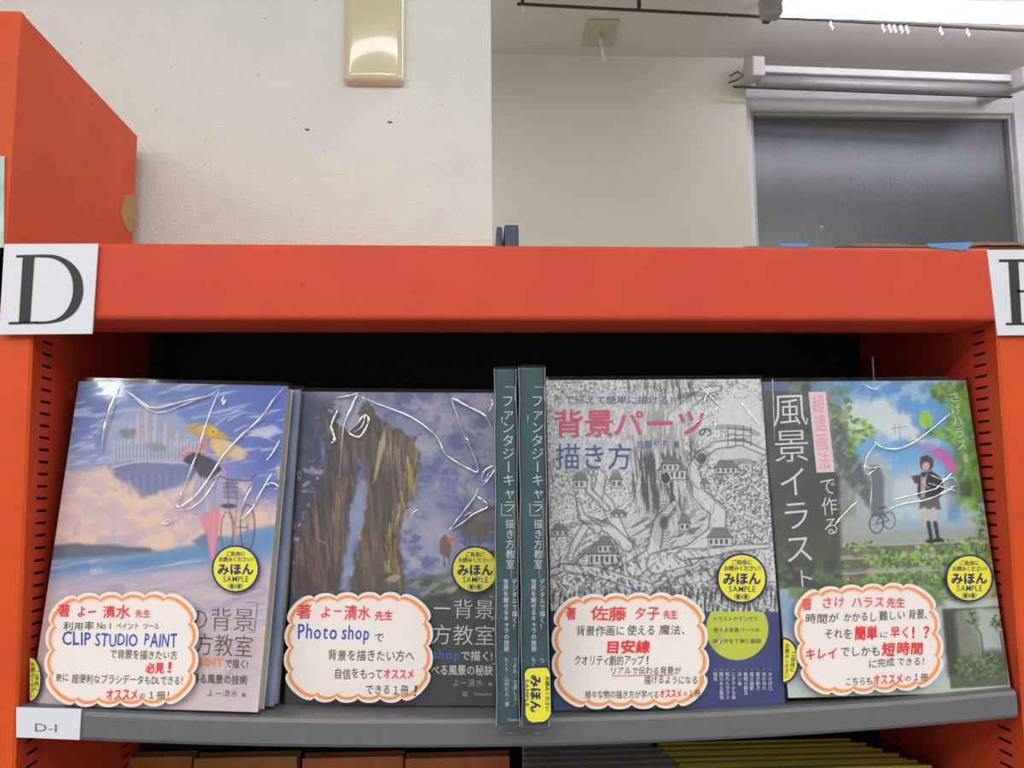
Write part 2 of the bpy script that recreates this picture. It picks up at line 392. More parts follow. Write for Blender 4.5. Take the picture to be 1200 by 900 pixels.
# ------------------------------------------------------------------ orange book cases
def post_x(side, z): return (-.341 - .02 * z) if side < 0 else (.444 + .01 * z)
def slotted_panel(side, parent, z0=-.42, z1=.361, depth=.25):
    """inner side panel of folded steel, pierced by two columns of slots"""
    ys = [0, .016, .034, .205, .223, depth]; n = int((z1 - z0) / .0098); zs = [z0]
    for i in range(n):
        zc = z0 + .006 + i * .0098
        if zc + .0012 < .314: zs += [zc - .0011, zc + .0011]
    zs.append(z1)
    V = [(post_x(side, z), y, z) for z in zs for y in ys]; Fs = []; ny = len(ys)
    for j in range(len(zs) - 1):
        for i in range(ny - 1):
            if i in (1, 3) and j % 2 == 1: continue
            k = j * ny + i; f = (k, k + 1, k + ny + 1, k + ny); Fs.append(f if side < 0 else f[::-1])
    o = mk('side_panel', V, Fs, REDOR, parent)
    s = side; w0 = -.001 * -s
    V = [(post_x(s, z) + s * t, y, z) for z in (z0, z1) for y in (.004, depth - .004) for t in (.003, .006)]
    b = mk('slot_shade_sheet', V, [(0, 1, 3, 2), (4, 6, 7, 5), (0, 2, 6, 4), (1, 5, 7, 3), (0, 4, 5, 1), (2, 3, 7, 6)], DARKMET, o)  # near-black sheet stands in for the shade inside the hollow post
    # the post's front face, folded from the same steel
    V = []
    xo = .028
    for z in (z0, .378):
        xi = post_x(s, min(z, .314)); V += [(xi, .0, z), (xi + s * .002, -.002, z), (xi + s * xo, -.002, z), (xi + s * xo, .02, z), (xi + s * .002, .02, z)]
    Fs = [(i, (i + 1) % 5, (i + 1) % 5 + 5, i + 5) for i in range(5)] + [(4, 3, 2, 1, 0), (5, 6, 7, 8, 9)]
    mk('front_post', V, Fs, ORANGE, parent)
unit = tag(empty('bookshelf', (0, 0, 0)), 'orange steel bookshelf holding the four face-out books, between the D and E signs', 'bookshelf')
slotted_panel(-1, unit); slotted_panel(1, unit)
# top beam: a box section with rolled edges, very slightly proud of the posts
box('top_beam', post_x(-1, .34) - .012, .4475, -.005, .055, .3155, .3785, REDOR, unit, .0035, 3)
box('top_panel', post_x(-1, .3) , .447, .055, .255, .362, .3765, REDOR, unit)
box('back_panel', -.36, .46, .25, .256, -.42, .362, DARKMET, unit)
surf = lambda x: .002 + .013 * ((x - .07) / .37) ** 2
bm = bmesh.new(); xs = np.linspace(-.3405, .4395, 41); prof = [(.248, 0), (.004, 0), (.0005, -.0012), (-.0012, -.004), (-.0012, -.0195), (.0005, -.022), (.012, -.022), (.012, -.019), (.248, -.0035)]
rings = [[bm.verts.new((x, y, surf(x) + z)) for y, z in prof] for x in xs]
for A, B in zip(rings, rings[1:]):
    for k in range(len(prof)): bm.faces.new((A[k], A[(k + 1) % len(prof)], B[(k + 1) % len(prof)], B[k]))
bm.faces.new(rings[0]); bm.faces.new(rings[-1][::-1])
frombm('shelf', bm, GREYST, unit)
LOWZ = -.36
box('shelf', -.339, .438, .0, .248, LOWZ - .022, LOWZ, GREYST, unit, .002)
# scratches where the paint is worn through on the beam
PB = Plane(Matrix.Translation((0, -.0052, 0)))
SCR = M('worn_paint_scratch', (226, 170, 160), .6)
for c_ in [pxline([(165, 311), (172, 313)], 2.5), pxline([(613, 315), (625, 317)], 3), pxline([(628, 325), (640, 328)], 2), pxline([(622, 347), (634, 356)], 3), pxline([(360, 317), (366, 318)], 1.2), pxline([(655, 330), (668, 331)], 1)]: letter('paint_scratch', [c_], PB, SCR, unit, -.0002)

tall = tag(empty('bookshelf', (-.41, 0, 0)), 'taller orange bookshelf at the far left with torn brown tape on its side', 'bookshelf')
def tb(name, x0, x1, y0, y1, z0, z1, m, bev=.001): return box(name, x0 + .41, x1 + .41, y0, y1, z0, z1, m, tall, bev)
tb('side_panel', -.3745, -.3712, .003, .252, -.42, .577, ORANGE); tb('front_post', -.40, -.3705, -.002, .006, -.42, .5775, ORANGE, .0015)
tb('top_panel', -.95, -.3745, .001, .252, .566, .576, ORANGE); tb('back_panel', -.95, -.3745, .245, .25, -.42, .566, ORANGE)
tb('front_beam', -.95, -.40, -.002, .02, .515, .5765, ORANGE)
def sidepts(pts, x0): return [hit(x, y, x0=x0) for x, y in pts]
pp = sidepts([(146, 229), (156, 228), (160, 231), (159, 252), (158, 268), (151, 273), (146, 264), (142, 250), (144, 238)], -.3705)
pp = [p - Vector((-.41, 0, 0)) for p in pp]; n = len(pp)
mk('torn_tape', pp + [p + Vector((-.0009, 0, 0)) for p in pp], [tuple(range(n)), tuple(range(2 * n - 1, n - 1, -1))] + [(i, i + n, (i + 1) % n + n, (i + 1) % n) for i in range(n)], CHIP, tall)
nxt = tag(empty('bookshelf', (.47, 0, 0)), 'next orange bookshelf at the right edge behind the E sign', 'bookshelf')
box('front_post', .0065, .034, -.002, .02, -.42, .3785, ORANGE, nxt, .0015); box('top_beam', .034, .5, -.004, .05, .3155, .378, REDOR, nxt, .003)
box('side_panel', .0065, .010, .02, .25, -.42, .376, ORANGE, nxt)

# ------------------------------------------------------------------ letter signs and shelf tag
def sign(quad, label, draw, y0=-.0085, kind='letter_sign', mat=PAPERW, cat='sign', bulge=.0):
    pl = Plane(Matrix.Translation((0, y0, 0))); cs = [pl.px(*q) for q in quad]; c = sum(cs, Vector()) / 4
    e = tag(empty(kind, (c.x, y0, min(p.z for p in cs))), label, cat)
    p2 = Plane(e.matrix_world.copy() if False else Matrix.Translation(e.location))
    slab('paper', quad, p2, 0, .0012, mat, e)
    draw(p2, e); return e
def draw_D(p, e):
    # a roman D: stem, two serifs and a bowl of varying weight
    def P(x, y): return (x / 3.4625, 200 + y / 3.4625)          # coordinates read in a 831 px wide zoom
    L_ = [pxpoly([P(92, 350), P(140, 350), P(122, 616), P(76, 616)]), pxpoly([P(66, 343), P(175, 340), P(175, 351), P(66, 352)]), pxpoly([P(36, 614), P(150, 611), P(150, 621), P(35, 624)])]
    out = [(170, 340), (230, 344), (285, 370), (322, 412), (337, 465), (333, 520), (308, 570), (262, 605), (205, 619), (145, 622)]
    inn = [(170, 351), (215, 356), (256, 378), (284, 415), (296, 465), (291, 520), (268, 568), (235, 597), (195, 610), (145, 612)]
    def sm(P_):
        P_ = [np.array(p, float) for p in P_]; o_ = []
        for i in range(len(P_) - 1):
            p0, p1, p2, p3 = P_[max(i - 1, 0)], P_[i], P_[i + 1], P_[min(i + 2, len(P_) - 1)]
            for t in (0, .2, .4, .6, .8): o_.append(.5 * (2 * p1 + (p2 - p0) * t + (2 * p0 - 5 * p1 + 4 * p2 - p3) * t * t + (3 * p1 - 3 * p2 + p3 - p0) * t ** 3))
        return o_ + [P_[-1]]
    out = sm(out); inn = sm(inn)
    V = []; Fs = []
    for a, b in zip(out, inn): V += [list(P(*a)), list(P(*b))]
    for i in range(len(out) - 1): Fs.append((2 * i, 2 * i + 1, 2 * i + 3, 2 * i + 2))
    L_.append((V, Fs)); letter('lettering', L_, p, BLACKI, e)
sign([(5, 286), (115, 285.5), (108, 391), (-1, 392)], 'white paper sign with a large black serif letter D', draw_D)
def draw_E(p, e):
    def P(x, y): return (1000 + x / 3, 260 + y / 3)
    L_ = [pxpoly([P(545, 135), P(580, 135), P(592, 358), P(558, 358)]), pxpoly([P(512, 132), P(690, 130), P(690, 141), P(512, 141)]), pxpoly([P(536, 355), P(700, 352), P(700, 362), P(538, 363)]),
          pxpoly([P(575, 240), P(660, 239), P(660, 247), P(575, 248)]), pxpoly([P(660, 215), P(668, 215), P(668, 272), P(660, 272)]), pxpoly([P(680, 130), P(690, 130), P(700, 185), P(692, 185)]), pxpoly([P(690, 300), P(698, 300), P(700, 362), P(684, 362)])]
    letter('lettering', L_, p, BLACKI, e)
sign([(1157, 293), (1262, 292), (1274, 392), (1169, 393)], 'white paper sign with a large black serif letter E at the right edge', draw_E, y0=-.006)
def draw_tag(p, e): letter('lettering', [ch('D-1', 41, 857, 66, 858, 13.5, off=-.01)], p, GREYI, e)
sign([(19, 829), (95, 831), (93, 867), (19, 864)], 'small white shelf label reading D-1 on the grey shelf edge', draw_tag, y0=-.0034, kind='shelf_label', cat='label')
# pale poster sheet seen edge on at the far left
po = tag(empty('poster', (-.385, -.004, .36)), 'pale green sheet stuck on the tall bookshelf above the D sign', 'poster')
PO = Plane(Matrix.Translation(po.location))
slab('paper', [(-40, 182), (5, 183), (4, 290), (-40, 290)], PO, 0, .0012, M('pale_green_paper', (186, 206, 196), .5, var=.25, vscale=70), po)

# ------------------------------------------------------------------ wall plate, ceiling things
y = .275
pb = empty('switch_plate', (-.109, y, .652)); tag(pb, 'cream glossy blank plate high on the beige wall', 'wall plate')
nx_, nz_ = 30, 44; V = []
for j_ in range(nz_):
    for i_ in range(nx_):
        a = -1 + 2 * i_ / (nx_ - 1); b_ = -1 + 2 * j_ / (nz_ - 1)
        a = math.copysign(1 - (1 - abs(a)) ** 1.5, a) if abs(a) < 1 else a; b_ = math.copysign(1 - (1 - abs(b_)) ** 1.5, b_) if abs(b_) < 1 else b_
        ex = (1 - abs(a)) * .036; ez = (1 - abs(b_)) * .06
        x = a * .036; z = .06 + b_ * .06
        if ex < .006 and ez < .006:                       # round the corners
            kx, kz = .006 - ex, .006 - ez; q = max(kx, kz) / (math.hypot(kx, kz) + 1e-9); x -= math.copysign(kx * (1 - q), a); z -= math.copysign(kz * (1 - q), b_); d_ = .006 - math.hypot(kx * q, kz * q)
        else: d_ = min(ex, ez)
        t = min(1, d_ / .009); h_ = .004 + .0075 * math.sqrt(max(0, 1 - (1 - t) ** 2)) + .0022 * (1 - a * a) * (1 - .3 * b_ * b_)
        V.append((x, -h_, z))
Fs = [(j_ * nx_ + i_, j_ * nx_ + i_ + 1, (j_ + 1) * nx_ + i_ + 1, (j_ + 1) * nx_ + i_) for j_ in range(nz_ - 1) for i_ in range(nx_ - 1)]
rim = list(range(nx_)) + [j_ * nx_ + nx_ - 1 for j_ in range(1, nz_)] + [(nz_ - 1) * nx_ + i_ for i_ in range(nx_ - 2, -1, -1)] + [j_ * nx_ for j_ in range(nz_ - 2, 0, -1)]
n0 = len(V); V += [(V[k][0], 0, V[k][2]) for k in rim]; m_ = len(rim)
Fs += [(rim[k], n0 + k, n0 + (k + 1) % m_, rim[(k + 1) % m_]) for k in range(m_)]
mk('plate', V, Fs, PLATE, pb, True)
for (x, yy) in ((360, 152), (457, 143)):
    p = hit(x, yy, y0=.2745)
    o = mk('wall_mark', [p + Vector((a * .0035 + rnd.uniform(-.0006, .0006), 0, b * .0011 + rnd.uniform(-.0004, .0004))) for a, b in ((-1, 0), (-.4, 1), (.5, .7), (1, 0), (.4, -1), (-.5, -.6))], [(0, 5, 4, 3, 2, 1)], M('brown_scuff', (120, 70, 52), .8)); o['kind'] = 'structure'

# ceiling plate with a hook
c0 = hit(690, 22, z0=CEIL); c1 = hit(723, 21, z0=CEIL); c2 = hit(716, 53, z0=CEIL); c3 = hit(686, 53, z0=CEIL)
cc = (c0 + c1 + c2 + c3) / 4
cp = tag(empty('ceiling_plate', cc), 'cream rectangular plate with a white hook on the ceiling', 'ceiling plate')
box('plate', -.042, .042, -.066, .066, -.008, 0, PLATE2, cp, .003)
tube('hook', [(0, 0, -.008), (0, 0, -.03), (.004, .005, -.05), (.010, .012, -.075)], .0045, WHITEP, cp)
box('screw', -.006, .006, -.018, -.006, -.012, -.007, GREYP, cp, .002)

# fluorescent fitting, lit
LZ = 1.335
a = hit(905, 11, z0=LZ); b = hit(1200, 20, z0=LZ)
ang = math.atan2(b.y - a.y, b.x - a.x)
fl = tag(empty('fluorescent_light', mat=Matrix.Translation(a) @ Matrix.Rotation(ang, 4, 'Z')), 'lit fluorescent tube fitting on the ceiling at the upper right', 'ceiling light')
tube('lamp_tube', [(.02, 0, 0), (1.2, 0, 0)], .0165, TUBEM, fl, 14)
bm = bmesh.new(); addbox(bm, -.05, 1.27, -.11, -.03, .05, .064, .002); frombm('housing', bm, PLATE2, fl)
box('reflector', -.045, 1.265, -.12, .012, .046, .050, M('aged_reflector', (120, 112, 98), .6), fl, .001)
box('tube_socket', -.028, .02, -.02, .02, -.02, .03, GREYP, fl, .004); box('tube_socket', 1.2, 1.248, -.02, .02, -.02, .03, GREYP, fl, .004)
# curtain rail along the ceiling with its gliders
r0 = hit(606, 5, z0=CEIL - .045); r1 = hit(893, 19, z0=CEIL - .045); r2 = hit(1200, 36, z0=CEIL - .045)
ra = math.atan2(r2.y - r0.y, r2.x - r0.x); rl = (r2 - r0).length
rail = tag(empty('curtain_rail', mat=Matrix.Translation(r0) @ Matrix.Rotation(ra, 4, 'Z')), 'thin dark curtain rail with small hooks running across the ceiling', 'curtain rail')
box('rail', 0, rl + .3, -.004, .004, -.002, .0035, DARKP, rail, .001)
def along(x): return rl * (x - 606) / (1200 - 606)
for x in (613, 842, 964, 1026, 1034, 1040, 1048, 1055, 1096, 1129):
    t = along(x); hk = 'glider_hook'
    tube(hk, [(t, 0, -.003), (t, 0, -.014), (t + .005, 0, -.02), (t + .002, 0, -.026)], .0032, WHITEP, rail, 6)
box('end_bracket', along(885), along(893), -.012, .012, -.012, .045, DARKP, rail, .002)
for x in (612, 742):
    box('hanger', along(x) - .004, along(x) + .004, -.004, .004, .006, .045, DARKP, rail)

# roller blind above the window: two brackets, head rail, rolled cloth, bottom bar
def atY(x, yy, yd): return hit(x, yy, y0=yd)
BY = 1.50
ba = atY(883, 80, BY); bb = atY(1196, 92, BY); bz = (ba.z + bb.z) / 2
be = hit(878, 112, y0=WY - .014); sl = math.atan2(bb.z - ba.z, bb.x - ba.x)
blind = tag(empty('roller_blind', mat=Matrix.Translation((ba.x, BY, ba.z)) @ Matrix.Rotation(-sl, 4, 'Y')), 'pale roller blind with end brackets mounted above the window', 'roller blind')
bw = math.hypot(bb.x - ba.x, bb.z - ba.z); dz = be.z - ba.z; dy = WY - .014 - BY
for x in (0, bw):
    bm = bmesh.new()
    pts = [(-.03, .02), (.05, .045), (.05, .015), (dy, dz + .03), (dy, dz), (dy * .8, dz - .005), (-.03, -.035)]
    va = [bm.verts.new((x - .012, p[0], p[1])) for p in pts]; vb = [bm.verts.new((x + .022, p[0], p[1])) for p in pts]
    bm.faces.new(va); bm.faces.new(vb[::-1])
    for i in range(len(pts)): bm.faces.new((va[i], vb[i], vb[(i + 1) % 7], va[(i + 1) % 7]))
    bmesh.ops.bevel(bm, geom=bm.edges[:], offset=.002, segments=2, affect='EDGES')
    frombm('bracket', bm, M('bracket_paint', (206, 200, 194), .5), blind)
box('head_rail', .022, bw - .012, .02, .04, .002, .022, WHITEP, blind, .003)
tube('cloth_roll', [(.022, .035, -.018), (bw - .012, .035, -.018)], .016, GREYP, blind, 20)
box('bottom_bar', -.05, bw - .012, .02, .028, -.046, -.041, DARKP, blind, .001)
tube('pull_cord', [(-.05, .05, .0), (-.03, .045, .012), (-.012, .05, .004), (-.03, .05, -.01), (-.055, .05, -.02)], .0022, DARKP, blind, 6)

# things lying on top of the book case
TZ = .3785
l0 = hit(905, 288, y0=.03); l1 = hit(1205, 290, y0=.02)
cbx = tag(empty('cardboard_sheet', (.27, .06, TZ)), 'flattened cardboard lying on top of the orange bookshelf at the right', 'cardboard')
bm = bmesh.new()
prof = [(-.02, .0018), (.05, .0025), (.1, .0036), (.15, .0045), (.2, .0055), (.30, .0058)]
def wav(x, k): return .0004 * math.sin(x * 190 + k) + .0003 * math.sin(x * 71 + 2 * k)
cols = []
for i in range(61):
    x = -.035 + .335 * i / 60; z = np.interp(x, [p[0] for p in prof], [p[1] for p in prof]); th = .0012 if x < .06 else .003
    yf = -.052 + .003 * math.sin(x * 60)
    cols.append([bm.verts.new((x, yf, z + wav(x, 0) - .0006 + .0008)), bm.verts.new((x, yf, z + th + wav(x, 1))), bm.verts.new((x, .13, z + th + .003)), bm.verts.new((x, .13, z))])
for A, B in zip(cols, cols[1:]):
    for k in range(4): bm.faces.new((A[k], A[(k + 1) % 4], B[(k + 1) % 4], B[k]))
bm.faces.new(cols[0]); bm.faces.new(cols[-1][::-1]); frombm('cardboard', bm, CARDB, cbx)
box('lower_layer', .045, .30, -.058, .12, .0003, .0028, M('dark_board_edge', (96, 72, 56), .9), cbx)
PC = Plane(Matrix.Translation((.27, -.0054, TZ)))
cbt = []
cbt += [slab('blue_tape', [(1086, 285.5), (1141, 283.5), (1134, 292), (1128, 293.5), (1090, 289.5)], PC, -.0006, .0006, TAPEB, cbx)]
cbt += [slab('blue_tape', [(912, 285), (948, 285.5), (944, 289.5), (916, 288)], PC, -.0006, .0006, TAPEB, cbx)]
for o in cbt: o.location.y = -.0654
for (x0, x1, yt, lab) in ((577, 590, 265, 'left one of the two navy plastic blocks peeking over the bookshelf top'), (591, 609, 263, 'right one of the two navy plastic blocks peeking over the bookshelf top')):
    A = hit(x0, yt, y0=.10); B = hit(x1, yt, y0=.10)
    nb = tag(empty('plastic_block', (A.x, .10, TZ)), lab, 'block'); ww = B.x - A.x; hh = A.z - TZ
    bm = bmesh.new(); addbox(bm, 0 if x0 > 580 else .004, ww - .001, 0, .06, 0, hh, .002); frombm('body', bm, NAVYPL, nb)
    if x0 < 580: box('clip', -.002, .0042, .004, .05, 0, hh * .55, NAVYPL, nb, .001)
    box('ridge', .0045, ww - .002, -.002, .0, hh * .42, hh * .55, NAVYPL, nb, .0006)

# ------------------------------------------------------------------ face-out books
def film(plane, W, H, T, parent, seed, creases=(), dots=()):
    nx, nz = 54, 74; V = []
    xs = [-W / 2 - .0015] + list(np.linspace(-W / 2 - .001, W / 2 + .0015, nx)) + [W / 2 + .0022]
    for j in range(nz):
        z = -.0005 + (H + .0035) * j / (nz - 1)
        for i, x in enumerate(xs):
            yy = T if i in (0, len(xs) - 1) else -.0022 - .0005 * math.sin(x * 45 + z * 25 + seed) * math.sin(z * 37 - x * 23 + seed * 2) - .00012 * math.sin(x * 170 + seed * 3 + z * 90)
            V.append((x, yy, z))
    n = len(xs); Fs = [(j * n + i, j * n + i + 1, (j + 1) * n + i + 1, (j + 1) * n + i) for j in range(nz - 1) for i in range(n - 1)]
    fo = mk('plastic_film', V, Fs, FILM, parent, True)
    def smooth_line(P):
        P = [np.array(p, float) for p in P]; out = []
        if len(P) < 3: return P
        for i in range(len(P) - 1):
            p0 = P[max(i - 1, 0)]; p1 = P[i]; p2 = P[i + 1]; p3 = P[min(i + 2, len(P) - 1)]
            for t in (0, .25, .5, .75):
                out.append(.5 * ((2 * p1) + (p2 - p0) * t + (2 * p0 - 5 * p1 + 4 * p2 - p3) * t * t + (3 * p1 - 3 * p2 + p3 - p0) * t ** 3))
        out.append(P[-1]); return out
    for pts, wd in creases:
        P = smooth_line([np.array([plane.px(x, y, -.0034).x, plane.px(x, y, -.0034).z]) for x, y in pts]); m = len(P); n0 = 0; V = []; Fs = []
        for i, p in enumerate(P):
            d = P[min(i + 1, m - 1)] - P[max(i - 1, 0)]; d = d / (np.hypot(*d) + 1e-9); nn = np.array([-d[1], d[0]])
            t = i / (m - 1); r = wd * .0011 * (.25 + .75 * min(1, 5 * t, 5 * (1 - t))) * (1 + .3 * math.sin(i * 1.7 + wd * 9))
            for k in range(7):
                a = math.pi * k / 6; q = p + nn * math.cos(a) * r; V.append((q[0], -.0029 - math.sin(a) * r * .5, q[1]))
        for i in range(m - 1):
            for k in range(6): a = n0 + i * 7 + k; Fs.append((a, a + 7, a + 8, a + 1))
        mk('film_crease', V, Fs, CREASE, fo, True)
    return fo
def sample_sticker(plane, parent, cx, cy, r, off=-.0046):
    o = slab('sample_sticker', pxdisc(cx, cy, r, n=56)[0], plane, off, .0006, NAVY, parent, 'round yellow sample sticker with a navy rim')
    slab('yellow_disc', pxdisc(cx, cy, r * .92, n=56)[0], plane, off - .0004, .0003, YEL, o)
    k = r / 28.0
    L_ = [ch('ご自由に', cx - 11 * k, cy - 15.8 * k, cx + 11 * k, cy - 15.8 * k, 6 * k, off=.012), ch('お読みください！', cx - 19.5 * k, cy - 9 * k, cx + 20.5 * k, cy - 9 * k, 6.2 * k, off=.012),
          ch('みほん', cx - 21 * k, cy + 6 * k, cx + 21 * k, cy + 5.5 * k, 14.5 * k, off=.04), ch('SAMPLE', cx - 14.5 * k, cy + 15 * k, cx + 15 * k, cy + 15 * k, 9.5 * k, off=.004)]
    for sx in (-4.3, 4.3):
        L_.append(pxdisc(cx + sx * k, cy + 20.3 * k, 2 * k, n=12))
        L_.append(pxline([(cx + sx * k + 4 * k * math.cos(t), cy + 20.3 * k + 2.9 * k * math.sin(t)) for t in np.linspace(0, 2 * math.pi, 20)], .7 * k))
    letter('sticker_lettering', L_, plane, NAVY, o, off - .0006)
    return o
def book_root(pose, W, H, label, group='face-out art manuals on the shelf'):
    x, y, z, lean, yaw, rol = pose
    m = Matrix.Translation((x, y, z)) @ Matrix.Rotation(yaw, 4, 'Z') @ Matrix.Rotation(-lean, 4, 'X') @ Matrix.Rotation(rol, 4, 'Y')
    return tag(empty('book', mat=m), label, 'book', group), Plane(m)
def book_body(e, W, H, T, cmat, spine='left'):
    h = W / 2
    box('front_board', -h, h, .0002, .0009, 0, H, cmat, e); box('back_cover', -h, h, T - .0007, T, 0, H, cmat, e)
    box('spine', -h, -h + .0007, .0009, T - .0007, 0, H, cmat, e)
    box('page_block', -h + .0007, h - .0012, .0009, T - .0007, .0008, H - .0008, PAGES, e)

# --- 1: seaside sky city
W, H, T = .1773, .2575, .017
pose1 = (-.2500, .007, surf(-.25) + .0012, .1136, -.068, .0349)
e1, p1 = book_root(pose1, W, H, 'art manual with pastel seaside sky and a girl in a straw hat beside a bicycle')
book_body(e1, W, H, T, WCOV)
A = Art(p1, W, H, 300, 432); X, Y = A.X, A.Y
A.base([(448, (96, 122, 182)), (500, (122, 142, 198)), (550, (160, 164, 206)), (600, (212, 188, 204)), (640, (222, 196, 206))])
A.mix(sstep(215, 330, X) * (1 - sstep(560, 610, Y)) * .85, (84, 108, 188))
A.mix(sstep(170, 90, X) * (1 - sstep(470, 560, Y)) * .5, (110, 128, 180))
n = A.n(26, 22, 3, 5); cl = sstep(.40, .60, n + (sstep(520, 570, Y) - .5) * .35 - .25 * sstep(190, 270, X) * (Y < 600))
A.mix(cl * sstep(515, 560, Y) * .9, (232, 200, 190)); n2 = A.n(15, 12, 9, 4)
A.mix(sstep(.5, .62, n2) * cl * sstep(520, 570, Y) * .8, (240, 208, 178)); A.mix(sstep(.52, .4, n2) * cl * sstep(520, 560, Y) * .55, (196, 170, 200))
for cx, cy, r in ((100, 585, 17), (120, 560, 14), (92, 560, 12), (135, 590, 16), (155, 612, 15), (112, 615, 18), (80, 600, 15), (185, 615, 14), (142, 555, 10), (215, 622, 12), (75, 628, 12)):
    A.ell(cx, cy, r, r * .8, (238, 206, 186), .55, .4, wob=.25, seed=cx); A.ell(cx - 3, cy + 5, r * .7, r * .45, (204, 172, 190), .4, .5, wob=.2, seed=cx + 1)
A.mix(sstep(600, 625, Y) * (X > 255) * .8 * sstep(255, 275, X), (234, 200, 190))
st = A.n(40, 5, 12, 4, -12); A.mix(sstep(.56, .72, st) * (1 - sstep(540, 590, Y)) * .7, (206, 208, 228))
# floating city
A.poly([(118, 500), (150, 478), (178, 470), (200, 478), (222, 500), (238, 520), (238, 545), (180, 542), (140, 552), (125, 540)], (176, 182, 206), 6, .75, 4, 4)
A.poly([(128, 548), (150, 540), (180, 541), (215, 546), (235, 546), (225, 560), (200, 572), (178, 580), (165, 582), (150, 566), (135, 558)], (112, 122, 168), 3, .85, 4, 6)
A.line([(130, 548), (160, 541), (190, 540), (218, 543), (238, 546)], (226, 196, 196), 2, .9)
r5 = random.Random(3)
for i in range(26):
    x = 134 + i * 4.1; y0 = 518 - 14 * math.exp(-((x - 172) / 22) ** 2) + r5.uniform(-3, 3); A.line([(x, 540), (x, y0)], (226, 214, 220), 1.3, .75); A.line([(x + 1.6, 540), (x + 1.6, y0 + 3)], (118, 136, 184), 1.1, .7)
    A.ring(x + 2, 536, 1.8, 5, (134, 146, 186), .7, .6, 180, 360)
for (x, t, b) in ((162, 482, 520), (172, 470, 518), (182, 484, 520), (152, 494, 520), (194, 492, 522), (208, 502, 524)):
    A.poly([(x - 3, b), (x - 2, t + 8), (x, t), (x + 2, t + 8), (x + 3, b)], (216, 196, 200), 1, .85); A.line([(x + 2, b), (x + 1.6, t + 8)], (140, 140, 178), 1, .6)
A.ell(150, 508, 9, 6, (112, 128, 118), .7, .4, wob=.3); A.ell(184, 524, 12, 5, (128, 136, 128), .6, .4, wob=.3)
for i in range(9): A.line([(142 + i * 9, 556), (142 + i * 9 + r5.uniform(-2, 2), 566 + r5.uniform(0, 14))], (166, 168, 196), 2, .55)
for (a, b, c, d) in ((250, 500, 280, 486), (268, 492, 300, 484), (275, 505, 300, 500), (283, 530, 322, 528), (292, 510, 326, 520), (225, 490, 262, 492)):
    A.line([(a, b), ((a + c) / 2, (b + d) / 2 - 4), (c, d)], (214, 206, 216), 2.2, .75, .6)
A.poly([(285, 505), (318, 498), (330, 505), (312, 514), (298, 510)], (222, 214, 222), 2, .8, 2, 3)
# land, sea, beach
A.poly([(50, 640), (90, 637), (140, 639), (175, 642), (195, 650), (120, 656), (50, 660)], (98, 106, 128), 2, .95, 2, 3)
A.poly([(48, 655), (120, 652), (190, 645), (240, 636), (330, 612), (330, 690), (40, 700)], (126, 158, 200), 2.5, .95, 2, 7)
A.poly([(225, 634), (245, 622), (262, 630), (240, 646)], (96, 112, 158), 2, .8)
A.poly([(120, 665), (220, 642), (326, 618), (320, 640), (230, 662), (150, 678)], (92, 150, 200), 5, .7, 3, 9)
wv = A.n(60, 3.2, 21, 4, -9); sea = sstep(648, 662, Y)
A.mix(sstep(.55, .7, wv) * sea * .75, (218, 208, 222)); A.mix(sstep(.45, .33, wv) * sea * .35, (96, 122, 170))
A.mix(sstep(668, 690, Y + (X - 60) * .09) * (1 - sea * 0) * .92, (206, 186, 200))
A.mix(sstep(.5, .65, A.n(50, 4, 33, 4, -12)) * sstep(668, 690, Y) * .6, (176, 160, 196)); A.mix(sstep(.5, .62, A.n(44, 5, 41, 3, -12)) * sstep(672, 690, Y) * .6, (226, 206, 208))
A.mix(sstep(676, 700, Y + (X - 200) * .10) * sstep(260, 60, X) * .75, (216, 190, 172)); A.mix(sstep(700, 760, Y) * .55, (224, 204, 204)); A.mix(sstep(780, 835, Y) * sstep(90, 300, X) * .6, (228, 206, 210))
A.poly([(230, 768), (308, 742), (303, 762), (228, 786)], (214, 178, 184), 6, .6)
# figure: hat, hair, dress, bicycle
A.poly([(246, 512), (262, 514), (275, 522), (287, 528), (284, 537), (270, 537), (258, 532), (246, 526)], (226, 188, 140), 1.5, .95, 2, 5)
A.ell(237, 523, 6, 8, (226, 146, 140), .95, .3); A.ell(218, 531, 7, 5, (214, 130, 140), .8, .4)
A.poly([(217, 500), (226, 497), (238, 500), (254, 503), (269, 513), (262, 517), (240, 513), (224, 508)], (206, 164, 84), 1, .98); A.ell(243, 503, 12, 7, (220, 182, 104), .95, .2, 12); A.ell(250, 506, 4.5, 4, (238, 196, 60), .95, .2); A.ell(250, 506, 1.8, 1.8, (180, 120, 50), .9, .3)
A.poly([(216, 536), (226, 530), (240, 534), (252, 540), (261, 548), (256, 556), (246, 562), (234, 560), (228, 548), (214, 541)], (72, 70, 88), 1.2, .97, 1.5, 6)
A.poly([(230, 558), (246, 562), (258, 552), (266, 560), (268, 582), (256, 598), (240, 607), (228, 604), (226, 580)], (182, 172, 204), 1.5, .95, 2, 8); A.line([(240, 565), (244, 600)], (220, 210, 226), 3, .6); A.line([(254, 560), (250, 598)], (150, 144, 184), 2, .5)
A.poly([(234, 607), (256, 592), (259, 600), (256, 625), (251, 655), (246, 656), (243, 630)], (230, 146, 160), 1.2, .97); A.line([(250, 602), (249, 650)], (244, 176, 180), 2, .5)
A.poly([(250, 514), (268, 517), (282, 524), (291, 533), (282, 539), (270, 534), (262, 540), (252, 534)], (232, 200, 152), 1.2, .8, 1.5, 15)
for k_ in range(7): A.line([(250 + k_ * 2, 516 + k_), (264 + k_ * 2, 524 + k_ * 1.5), (276 + k_ * 2, 532 + k_)], (206, 164, 112) if k_ % 2 else (242, 216, 176), .8, .7)
